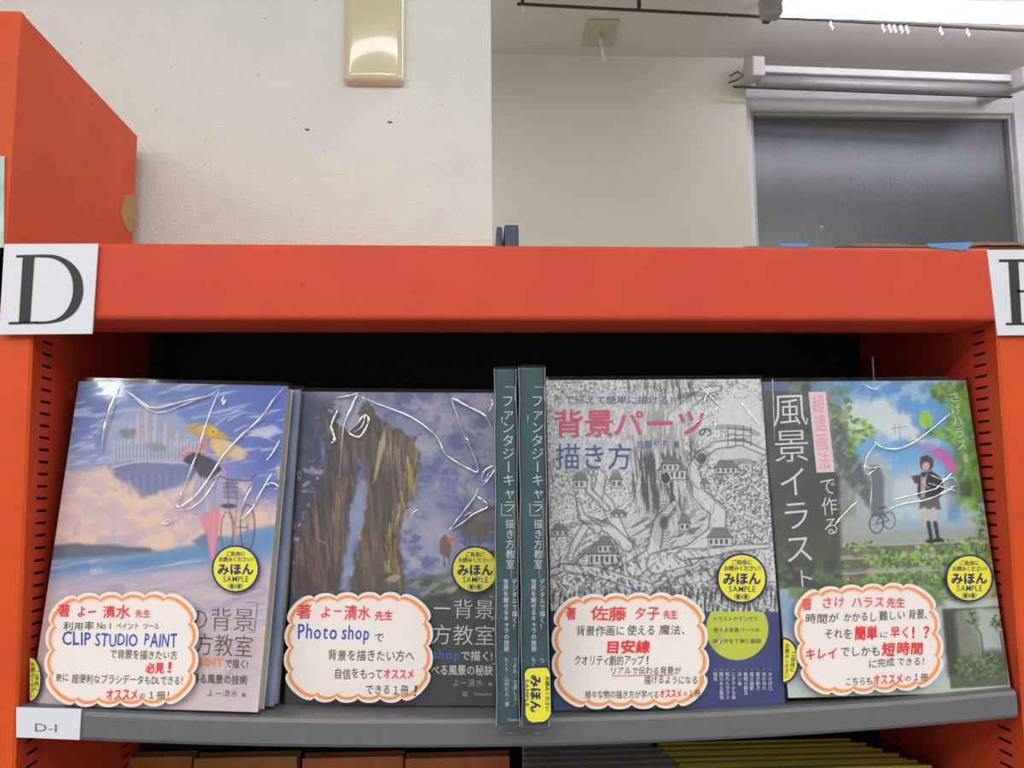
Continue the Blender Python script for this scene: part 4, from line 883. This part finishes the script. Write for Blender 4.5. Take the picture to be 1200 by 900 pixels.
# girl with umbrella
A.poly([(1068, 522), (1085, 518), (1102, 524), (1116, 542), (1120, 553), (1110, 556), (1104, 544), (1092, 536)], (168, 140, 190), 2, .65); A.poly([(1096, 524), (1108, 528), (1119, 543), (1121, 552), (1112, 552), (1105, 540), (1094, 532)], (222, 96, 184), 1.5, .9); A.line([(1094, 536), (1088, 565)], (90, 96, 120), .8, .7)
A.ell(1086, 543, 8, 9, (76, 56, 62), .98, .15); A.ell(1085, 546, 4.5, 5.5, (222, 186, 172), .95, .2); A.poly([(1078, 536), (1086, 533), (1093, 538), (1092, 544), (1087, 541), (1080, 543)], (84, 62, 66), .8, .9)
A.poly([(1080, 553), (1092, 552), (1103, 560), (1107, 577), (1100, 583), (1076, 583), (1075, 570)], (48, 50, 62), 1, .97, 1, 3); A.line([(1062, 554), (1072, 562), (1080, 565)], (200, 170, 160), 2.2, .8); A.poly([(1068, 558), (1080, 556), (1080, 568), (1072, 566)], (50, 52, 64), 1, .9)
A.poly([(1079, 558), (1085, 560), (1084, 583), (1079, 583)], (214, 190, 178), 1, .9); A.line([(1086, 556), (1083, 566), (1088, 572)], (224, 224, 226), 1.3, .8)
A.poly([(1079, 583), (1100, 583), (1103, 597), (1077, 596)], (96, 96, 92), 1, .97)
for P in ([(1083, 597), (1086, 614)], [(1094, 597), (1096, 614)]): A.line(P, (226, 190, 176), 5.5, .97, 4.5)
for P in ([(1088, 613), (1091, 630)], [(1096, 613), (1099, 630)]): A.line(P, (42, 46, 66), 5, .97, 4)
A.ell(1091, 634, 6, 2.6, (40, 36, 40), .95, .2); A.ell(1100, 633, 6, 2.6, (40, 36, 40), .95, .2)
A.ring(1027, 614, 8, 11, (60, 66, 74), 1.4, .9); A.ring(1042, 610, 7, 10, (70, 76, 84), 1.3, .8); A.line([(1027, 614), (1034, 600), (1042, 610), (1027, 614)], (66, 70, 78), 1.2, .85); A.line([(1030, 596), (1038, 594)], (50, 54, 62), 1.6, .9)
for k in range(6): A.line([(1027, 614), (1027 + 8 * math.cos(k), 614 + 11 * math.sin(k))], (96, 100, 108), .5, .6)
# dark title strip and the grey-white foot
A.poly([(880, 440), (948, 440), (958, 520), (984, 560), (986, 690), (880, 690)], (72, 74, 70), 3, .96, 2, 5); A.mix(sstep(.52, .68, A.n(20, 26, 44, 4)) * (X < 975) * (Y < 690) * .35, (110, 112, 100)); A.mix(sstep(640, 680, Y) * (X < 985) * sstep(.42, .6, A.n(12, 9, 46, 3)) * .7, (116, 140, 84)); A.mix((X < 985) * sstep(660, 655, Y) * sstep(600, 650, Y) * .25, (120, 116, 90))
A.mix((X < 1000) * (Y < 462) * (X > 925) * sstep(.4, .6, A.n(8, 8, 48, 3)) * .7, (110, 140, 130)); A.mix((X < 925) * (Y < 458) * .6, (84, 130, 190))
A.poly([(900, 692), (930, 690), (1104, 704), (1190, 700), (1200, 840), (900, 840)], (206, 210, 214), 2, .97, 0); A.poly([(905, 692), (935, 692), (935, 740), (912, 742)], (140, 170, 206), 6, .8); A.poly([(925, 690), (1100, 690), (1108, 712), (925, 700)], (118, 146, 84), 3, .9, 3, 7)
A.poly([(926, 812), (1190, 796), (1192, 815), (926, 826)], (206, 214, 190), 2, .9)
A.poly([(1104, 714), (1174, 710), (1182, 803), (1114, 807)], (96, 106, 84), 1, .98); A.poly([(1126, 716), (1174, 712), (1178, 762), (1150, 762), (1136, 735)], (196, 204, 200), 3, .9, 3, 8); A.poly([(1116, 718), (1134, 716), (1148, 745), (1152, 768), (1126, 768)], (146, 150, 136), 2, .8, 2, 4); A.poly([(1105, 715), (1120, 715), (1122, 790), (1111, 792)], (62, 68, 60), 3, .8, 2, 5)
A.line([(1138, 722), (1150, 745), (1152, 764)], (70, 74, 70), 1.6, .8)
for cx, cy, rx, ry, nn, sd in ((1140, 728, 8, 12, 30, 21), (1168, 730, 7, 9, 24, 22), (1150, 782, 32, 16, 130, 23)): leaves(cx, cy, rx, ry, nn, [(84, 106, 66), (116, 140, 84), (60, 76, 52), (140, 160, 100)], 1.4, 3.4, sd)
A.line([(1172, 740), (1176, 765)], (70, 60, 66), 1.6, .8)
A.mesh('front_cover', e4)
letter('title_lettering', [ch('風景', 925, 459, 928.5, 543, 42, off=-.006, vert=True, wid=44), ch('イラス', 928, 545, 938, 662, 38, off=-.006, vert=True, wid=37), ch('ト', 942, 665, 944, 690, 24, off=-.008, vert=True, wid=26)], p4, LETW, e4)
letter('title_lettering', [ch('で作る', 969, 558, 975, 628, 22, off=-.004, vert=True, wid=20)], p4, LETW, e4)
letter('title_lettering', [ch('さけハラス', 1117, 458, 1128, 528, 12, off=0, vert=True, wid=13), ch('著', 1131, 532, 1132, 542, 8, vert=True, wid=8)], p4, LETW, e4)
slab('pink_strip', [(947.5, 459.5), (967.5, 459), (978, 553), (957, 554)], p4, -.0006, .0004, PINKP, e4, 'pale pink paper strip with faded pink characters')
letter('strip_lettering', [ch('超速画法', 957.5, 462, 967, 551, 20, off=.006, vert=True, wid=15)], p4, M('faded_pink_print', (236, 168, 186), .5), e4, -.0009)
film(p4, W, H, T, e4, 7.7, [([(1024, 517), (1034, 524), (1052, 526), (1072, 518), (1092, 503), (1112, 486)], 1.0), ([(1090, 506), (1113, 485)], 1.3), ([(1026, 521), (1018, 532), (1014, 548), (1018, 556), (1032, 543)], .7), ([(1025, 524), (1030, 531)], 1.0), ([(1018, 545), (1022, 572), (1020, 596)], .5), ([(978, 616), (990, 602), (1005, 587)], 1.1), ([(1040, 597), (1060, 590), (1085, 586), (1105, 578), (1120, 570)], .7), ([(1045, 586), (1070, 580), (1100, 572)], .45), ([(1090, 556), (1105, 562), (1118, 560), (1125, 575)], .6), ([(1088, 566), (1102, 570), (1115, 574), (1128, 577)], .6), ([(1095, 575), (1104, 566), (1110, 560), (1118, 552)], .6), ([(1100, 580), (1112, 572), (1124, 568)], .5), ([(1010, 546), (1022, 548), (1034, 546)], .4), ([(938, 448), (940, 470)], .3), ([(1012, 450), (1025, 456), (1030, 452)], .4), ([(1150, 600), (1156, 620)], .4)])
sample_sticker(p4, e4, 1136, 677.6, 28)
spine_sticker(p4, e4, 918, 774, 19, 27)

# ------------------------------------------------------------------ two narrow books standing spine out
def spine_book(x0, y0, w, h, yaw, label, pxs, sticker=False):
    m = Matrix.Translation((x0, y0, .0032)) @ Matrix.Rotation(yaw, 4, 'Z'); e = tag(empty('book', mat=m), label, 'book', 'two teal spine-out copies'); p = Plane(m); D = .165
    bm = bmesh.new(); addbox(bm, 0, w, 0, .004, 0, h, .0014, 3); frombm('spine', bm, TEAL, e)
    box('cover', 0, .0007, .003, D, .0005, h, TEAL, e); box('cover', w - .0007, w, .003, D, .0005, h, TEAL, e)
    box('page_block', .0008, w - .0008, .003, D - .002, .002, h - .002, PAGES, e)
    xt, xb = pxs
    def X(t): return xt + (xb - xt) * (t - 432) / 420.0
    L_ = [ch('ファンタジーキャラ', X(460), 462, X(600), 601, 15, off=-.006, vert=True, wid=15.5), pxline([(X(453) - 3, 453.5), (X(453) + 8.5, 453.5), (X(480) + 8.5, 470)], .8), pxline([(X(604) - 9, 590), (X(604) - 9, 604), (X(604) + 3, 604)], .8),
          ch('描き方教室', X(608) + .5, 608, X(666) + .5, 667, 10, off=-.002, vert=True, wid=10.5)]
    letter('title_lettering', L_, p, LETW, e, -.0004)
    L_ = [ch('デジタルで描く！', X(680) + 5, 678, X(740) + 5, 738, 8, off=.012, vert=True, wid=6.5), ch('世界を魅せるキャラの技術', X(680) - 5, 678, X(760) - 5, 764, 8, off=.012, vert=True, wid=6.5)]
    if not sticker: L_ += [ch('つよ丸／七原しえ／', X(770) + 4.5, 770, X(820) + 4.5, 828, 7, vert=True, wid=5.5), ch('もくり／山村れえ・著', X(770) - 5.5, 770, X(820) - 5.5, 828, 7, vert=True, wid=5.5), ch('Creative', X(844) - 5, 845, X(844) + 9, 845, 5)]
    else: L_ += [ch('つ', X(770) + 4.5, 770, X(820) + 4.5, 778, 7, vert=True, wid=5.5), ch('もく', X(770) - 5.5, 770, X(820) - 5.5, 782, 7, vert=True, wid=5.5)]
    letter('blurb_lettering', L_, p, LETW, e, -.0004)
    # clear sleeve round the whole book, with a ragged heat-sealed top
    V = []; zs = np.linspace(-.0012, h + .0018, 30)
    for z in zs:
        k = .0003 * math.sin(z * 160)
        for (a, b) in ((-.0013, D), (-.0012 + k, .003), (.0, -.0012 - k), (w * .5, -.0016 + k), (w, -.0012), (w + .0012 - k, .003), (w + .0013, D)): V.append((a, b, z))
    Fs = [(j * 7 + i, j * 7 + i + 1, j * 7 + i + 8, j * 7 + i + 7) for j in range(29) for i in range(6)]
    n0 = len(V); V += [(w * .45, 0, -.006), (w * .6, 0, -.006)]; Fs.append((3, 4, n0 + 1, n0))
    f = mk('plastic_film', V, Fs, FILM, e, True)
    V = []; Fs = []
    for (x, za, zb, r) in ((-.0008, 0, h, .0005), (w + .0004, 0, h, .00045), (w * .86, h * .62, h * .46, .0004), (w * .7, h * .47, h * .4, .0004), (w * .3, h * .86, h * .84, .0006)):
        V = []; Fs = []; n0 = 0
        for i in range(12):
            z = za + (zb - za) * i / 11; xx = x + .0004 * math.sin(i * 2.1 + x * 900)
            for k in range(5): a = math.pi * k / 4; V.append((xx + r * math.cos(a), -.0014 - r * math.sin(a), z))
        for i in range(11):
            for k in range(4): q = n0 + i * 5 + k; Fs.append((q, q + 5, q + 6, q + 1))
        mk('film_crease', V, Fs, CREASE, f, True)
    if sticker:
        o = slab('spine_sticker', [(614, 789), (616.5, 784), (621, 782), (640, 781), (643.5, 784), (645, 790), (646, 838), (643, 845), (638, 848), (624, 849), (618, 846), (615, 840)], p, -.0028, .0005, NAVY, e, 'yellow sample sticker wrapped round the spine')
        slab('yellow_face', [(615, 789), (617.5, 785), (621.5, 783.3), (640, 782.5), (643, 785.5), (644.5, 790.5), (645.5, 836), (642.5, 842), (637.5, 845.5), (624, 846.5), (619, 844), (616, 838)], p, -.0031, .0003, YEL, o)
        L2 = []
        for (t, cx, cy, hh, of, ww) in (('みほん', 627.5, 813, 14, .045, 12), ('お読みください', 641.5, 813, 5.4, .02, 6), ('SAMPLE', 617.6, 812, 5.8, .01, 4.6)):
            n_ = len(t); v, f_ = chunk(t, 0, 0, {'みほん': 44, 'お読みください': 40, 'SAMPLE': 32}[t], 0, hh, off=of)
            v = [[cx + (-b) - hh * .36, cy + a - {'みほん': 22, 'お読みください': 20, 'SAMPLE': 16}[t], l_] for a, b, l_ in v]; L2.append((v, f_))
        letter('sticker_lettering', L2, p, NAVY, o, -.0033)
    return e
spine_book(.0218, -.028, .0158, .2685, R_(-1.2), 'teal spine-out book, left one of the pair, without a sticker', (594.5, 600))
spine_book(.0408, -.030, .0190, .2695, R_(-1.0), 'teal spine-out book, right one of the pair, with yellow sticker on its foot', (629.5, 631), True)

# ------------------------------------------------------------------ handwritten cards with scalloped orange border
def scallop():
    top = [(.19, .055), (.34, .045), (.49, .045), (.64, .045), (.78, .05)]; right = [(.965, .27), (.97, .49), (.97, .71)]
    bot = [(.80, .95), (.655, .955), (.505, .955), (.355, .955), (.21, .95)]; left = [(.035, .72), (.032, .50), (.035, .28)]
    cus = top + right + bot + left; out = []
    for i, a in enumerate(cus):
        b = cus[(i + 1) % len(cus)]; a_ = np.array(a); b_ = np.array(b)
        corner = (a in top and b in right) or (a in right and b in bot) or (a in bot and b in left) or (a in left and b in top)
        m = (a_ + b_) / 2
        if corner:
            cx = 1.055 if m[0] > .5 else -.055; cy = 1.05 if m[1] > .5 else -.05
            if a in top or a in bot: c0 = np.array([a_[0] + (.04 if m[0] > .5 else -.04), cy]); c1 = np.array([cx, b_[1] + (-.07 if m[1] < .5 else .07)])
            else: c0 = np.array([cx, a_[1] + (-.07 if m[1] < .5 else .07)]); c1 = np.array([b_[0] + (.04 if m[0] > .5 else -.04), cy])
            if m[0] > .5: pass
        else:
            n = np.array([b_[1] - a_[1], -(b_[0] - a_[0])]); n /= np.hypot(*n); sg = .052 if abs(n[1]) > .5 else .045
            c0 = a_ + (b_ - a_) * .2 + n * sg; c1 = a_ + (b_ - a_) * .8 + n * sg
        N = 14 if corner else 8
        for k in range(N):
            t = k / N; out.append(a_ * (1 - t) ** 3 + 3 * c0 * t * (1 - t) ** 2 + 3 * c1 * t * t * (1 - t) + b_ * t ** 3)
    return out
SCL = scallop()
def quadmap(q, u, v):
    (a, b), (c, d) = (q[0], q[1]), (q[3], q[2]); A_ = np.array(a) * (1 - u) + np.array(b) * u; B_ = np.array(c) * (1 - u) + np.array(d) * u
    return (A_ * (1 - v) + B_ * v).tolist()
def card(book_m, quad, label, lines, o0, s, off=-.0075):
    pb2 = Plane(book_m); base = pb2.px((quad[2][0] + quad[3][0]) / 2, (quad[2][1] + quad[3][1]) / 2, off)
    m = book_m @ Matrix.Translation((base.x, off, base.z)); e = tag(empty('handwritten_card', mat=m), label, 'card', 'handwritten recommendation cards'); p = Plane(m)
    def ring(i): return [quadmap(quad, .5 + (u - .5) * (1 - 2 * i / 180), .5 + (v - .5) * (1 - 2 * i / 133)) for u, v in SCL]
    slab('card_sheet', ring(0), p, 0, .0009, CARDW, e)
    def band(nm, i0, i1, mat, of):
        a, b = ring(i0), ring(i1); n = len(a); return letter(nm, [(a + b, [(k, (k + 1) % n, (k + 1) % n + n, k + n) for k in range(n)])], p, mat, e, of)
    band('border', 3.6, 6.8, CARDO, -.0003); band('border_glow', 6.8, 7.6, CARDP, -.0003)
    for nm, mat in (('R', REDI), ('P', PINKI), ('B', BLUEI), ('K', INKI)):
        cs = []
        for ln in lines:
            if ln[0] != nm: continue
            _, t, x0, x1, yb, h, of = (list(ln) + [.0])[:7]
            y0, y1 = yb if isinstance(yb, tuple) else (yb, yb)
            cs.append(chunk(t, o0[0] + x0 / s, o0[1] + y0 / s, o0[0] + x1 / s, o0[1] + y1 / s, h / s * (1.45 if t.isascii() else 1.08), off=of, jit=.035, italic=.06))
        if nm == 'R' and 'under' in label or (nm == 'R' and any(l[0] == 'U' for l in lines)):
            for l in lines:
                if l[0] == 'U': cs.append(pxline([(o0[0] + (l[1] + (l[2] - l[1]) * k / 40) / s, o0[1] + (l[3] + 4 * (k % 2) - k * .15) / s) for k in range(41)], .8))
        for c_ in cs: letter({'R': 'red_writing', 'P': 'pink_writing', 'B': 'blue_writing', 'K': 'pen_writing'}[nm], [c_], p, mat, e, -.0005)
    return e
def bmx(pose): x, y, z, lean, yaw, rol = pose; return Matrix.Translation((x, y, z)) @ Matrix.Rotation(yaw, 4, 'Z') @ Matrix.Rotation(-lean, 4, 'X')
card(bmx(pose1), [(56, 694), (234, 691), (230, 829), (49, 830)], 'handwritten scalloped card with blue capitals in front of the seaside manual', [
    ('R', '著', 75, 165, 198, 92, .012), ('R', 'よー', 222, 355, 200, 85, .012), ('R', '清水', 400, 600, 203, 92, .012), ('P', '先生', 640, 750, 205, 60, .015),
    ('K', '利用率', 118, 338, 295, 62), ('K', 'No', 365, 425, 290, 45), ('K', 'I', 456, 462, 290, 45), ('K', 'ペイント', 500, 665, 290, 50), ('K', 'ツール', 700, 815, 290, 50),
    ('B', 'CLIP', 108, 315, (408, 412), 98, .006), ('B', 'STUDIO', 350, 655, (414, 418), 88, .006), ('B', 'PAINT', 705, 940, (418, 428), 98, .006),
    ('K', 'で背景を描きたい方', 458, 945, (498, 512), 66), ('R', '必見', 718, 850, 606, 75, .03), ('R', '！', 874, 902, 610, 92, .01),
    ('K', '更に', 62, 155, 668, 55), ('K', '超便利なブラシデータも', 178, 750, (680, 690), 68), ('K', 'DLできる！', 762, 985, 692, 66), ('R', 'オススメ', 430, 655, 802, 85, .02), ('K', 'の', 670, 712, 795, 45), ('K', '１冊！', 740, 885, 798, 62)], (55, 690), 6.206)
card(bmx(pose2), [(335, 694), (508, 692), (506, 825), (331, 824)], 'handwritten scalloped card with one blue word in front of the tree trunk manual', [
    ('R', '著', 80, 185, 212, 105, .012), ('R', 'よ', 262, 335, 210, 95, .01), ('R', 'ー', 362, 418, 200, 80, .01), ('R', '清水', 440, 635, 222, 108, .01), ('R', '先生', 670, 803, 230, 68, .015),
    ('B', 'Photo', 88, 382, (372, 378), 110, .006), ('B', 'shop', 420, 625, (378, 388), 110, .006), ('K', 'で', 665, 735, 400, 76),
    ('K', '背景を描きたい方へ', 315, 965, (532, 540), 84), ('K', '自信をもって', 370, 725, (672, 672), 80), ('R', 'オススメ', 735, 962, 672, 78, .02), ('K', 'できる', 602, 780, 788, 72), ('K', '１冊', 810, 922, 795, 78), ('K', '！', 962, 984, 808, 100, .0)], (335, 690), 6.43, off=-.008)
card(bmx(pose3), [(646, 695), (828, 692), (832, 831), (647, 833)], 'handwritten scalloped card with large red characters in front of the pen drawing manual', [
    ('R', '著', 140, 216, 216, 92, .012), ('R', '佐藤', 320, 575, 216, 98, .012), ('R', '夕子', 640, 815, 212, 92, .012), ('R', '先生', 845, 945, 210, 62, .015),
    ('K', '背景作画に', 215, 562, 332, 74), ('K', '使える', 585, 780, 328, 74), ('K', '魔法、', 815, 1000, 325, 70), ('R', '目安線', 440, 750, 455, 92, .035),
    ('K', 'クオリティ劇的アップ', 205, 705, 545, 74), ('K', '！', 722, 736, 545, 74, .0), ('K', 'リアルで伝わる背景が', 470, 972, 612, 56), ('U', 482, 915, 626), ('K', '描けるようになる！', 708, 1112, 682, 60),
    ('K', '様々な物の描き方が学べる', 280, 810, 785, 58), ('R', 'オススメ', 820, 975, 780, 62, .03), ('K', 'の', 990, 1020, 770, 36), ('K', '１冊', 1032, 1112, 775, 54)], (640, 690), 6.154)
card(bmx(pose4), [(926, 688), (1096, 679), (1111, 807), (939, 820)], 'tilted handwritten scalloped card in front of the green stone steps manual', [
    ('P', '著', 115, 195, 206, 92, .012), ('P', 'さけ', 272, 428, 194, 84, .008), ('P', 'ハラス', 482, 712, 190, 82, .008), ('P', '先生', 732, 865, 190, 72, .015),
    ('K', '時間が', 150, 388, (305, 300), 72), ('K', 'かかるし', 425, 658, (295, 288), 68), ('K', '難しい', 680, 865, (282, 278), 70), ('K', '背景、', 890, 1025, 274, 72),
    ('K', 'それを', 288, 478, 414, 72), ('R', '簡単', 500, 665, 420, 98, .035), ('K', 'に', 685, 742, 412, 48), ('R', '早く', 758, 888, 408, 84, .01), ('R', '！？', 915, 1040, 415, 100, .04),
    ('R', 'キレイ', 150, 372, (565, 560), 86, .015), ('K', 'でしかも', 402, 682, (548, 538), 76), ('R', '短', 700, 790, 535, 92, .03), ('R', '時間', 808, 992, 530, 92, .025),
    ('K', 'に完成', 610, 790, (628, 612), 62), ('K', 'できる！', 810, 1000, 608, 58), ('K', 'こちらも', 440, 628, (756, 750), 62), ('P', 'オススメ', 638, 848, (750, 742), 78, .03), ('K', 'の', 866, 908, 725, 44), ('K', '１冊', 930, 1030, 722, 58)], (920, 680), 6.154)

# thin clear divider standing behind the two right manuals
a_ = hit(1022, 418, y0=.09); cdv = tag(empty('divider_sheet', (a_.x, .09, surf(a_.x))), 'thin clear upright sheet edge behind the stone steps manual', 'divider')
box('sheet', -.0006, .0006, 0, .12, 0, a_.z - surf(a_.x), FILM, cdv); box('edge', -.0007, .0007, -.001, 0, 0, a_.z - surf(a_.x), GREYP, cdv)

# ------------------------------------------------------------------ books on the shelf below
def low_book(x0, x1, y0, T, ztop, cover, label, group, label_edge=None):
    e = tag(empty('book', ((x0 + x1) / 2, y0, LOWZ + .0002)), label, 'book', group); w = (x1 - x0) / 2; h = ztop - LOWZ
    box('cover', -w, w, 0, .0012, 0, h, cover, e, .0004, 1); box('cover', -w, w, T - .0022, T - .001, 0, h, cover, e, .0004, 1)
    box('page_block', -w + .001, w - .002, .0012, T - .0022, .001, h - .0022, PAGES, e)
    return e
OC = M('orange_book_cover', (196, 100, 36), .4, var=.12, vscale=30); YC = M('amber_book_cover', (176, 112, 36), .4, var=.15, vscale=30); YE = M('yellow_book_cover', (226, 210, 52), .4, var=.08); GC = M('grey_book_cover', (150, 146, 146), .45, var=.15, vscale=20)
ZT = -.086
for i, (xa, xb, mt, lab) in enumerate(((109, 226, YC, 'amber book on the lower shelf, leftmost'), (228, 349, YC, 'amber book on the lower shelf, second from the left'), (355, 473, OC, 'orange book on the lower shelf, third from the left'), (475, 597, OC, 'orange book on the lower shelf, beside the grey stack'))):
    q = hit((xa + xb) / 2, 886.5, z0=ZT); a1 = hit(xa, 886.5, y0=q.y); b1 = hit(xb, 886.5, y0=q.y)
    e = low_book(a1.x, b1.x, q.y - .003, .02, ZT, mt, lab, 'orange books on the lower shelf')
    w = (b1.x - a1.x) / 2; V = []; Fs = []
    for j in range(5):
        for k in range(25): V.append((-w + 2 * w * k / 24, -.0025 - .002 * abs(math.sin(k * 1.3 + j)) , .24 * (1) - .006 - .006 * j + .0012 * math.sin(k * 2.2 + i)))
    Fs = [(j * 25 + k + 25, j * 25 + k + 26, j * 25 + k + 1, j * 25 + k) for j in range(4) for k in range(24)]
    mk('plastic_film', V, Fs, FILM, e, True)
gl_ = ['rearmost grey book of the row on the lower shelf'] + ['grey book, %s of the row under the pen drawing manual' % s_ for s_ in ('second from the back', 'third from the back', 'fourth from the back', 'third from the front', 'second from the front')] + ['frontmost grey book of the row on the lower shelf']
yl_ = ['rearmost yellow-covered book of the row on the lower shelf'] + ['yellow-covered book, %s of the lower row at right' % s_ for s_ in ('second from the back', 'third from the back', 'fourth from the back', 'third from the front', 'second from the front')] + ['frontmost yellow-covered book of the row on the lower shelf']
for i in range(7):
    yb = .205 - i * .0185
    a1 = hit(612, 880, y0=yb); 
    low_book(a1.x + .001, a1.x + .142 + .002 * i, yb, .0165, -.083, GC, gl_[i], 'grey books on the lower shelf')
    xa = .176 + .004 * i; low_book(xa + .012, min(xa + .222 + .004 * i, .434), yb, .0165, -.083 + .0005 * (i % 2), YE, yl_[i], 'yellow books on the lower shelf')
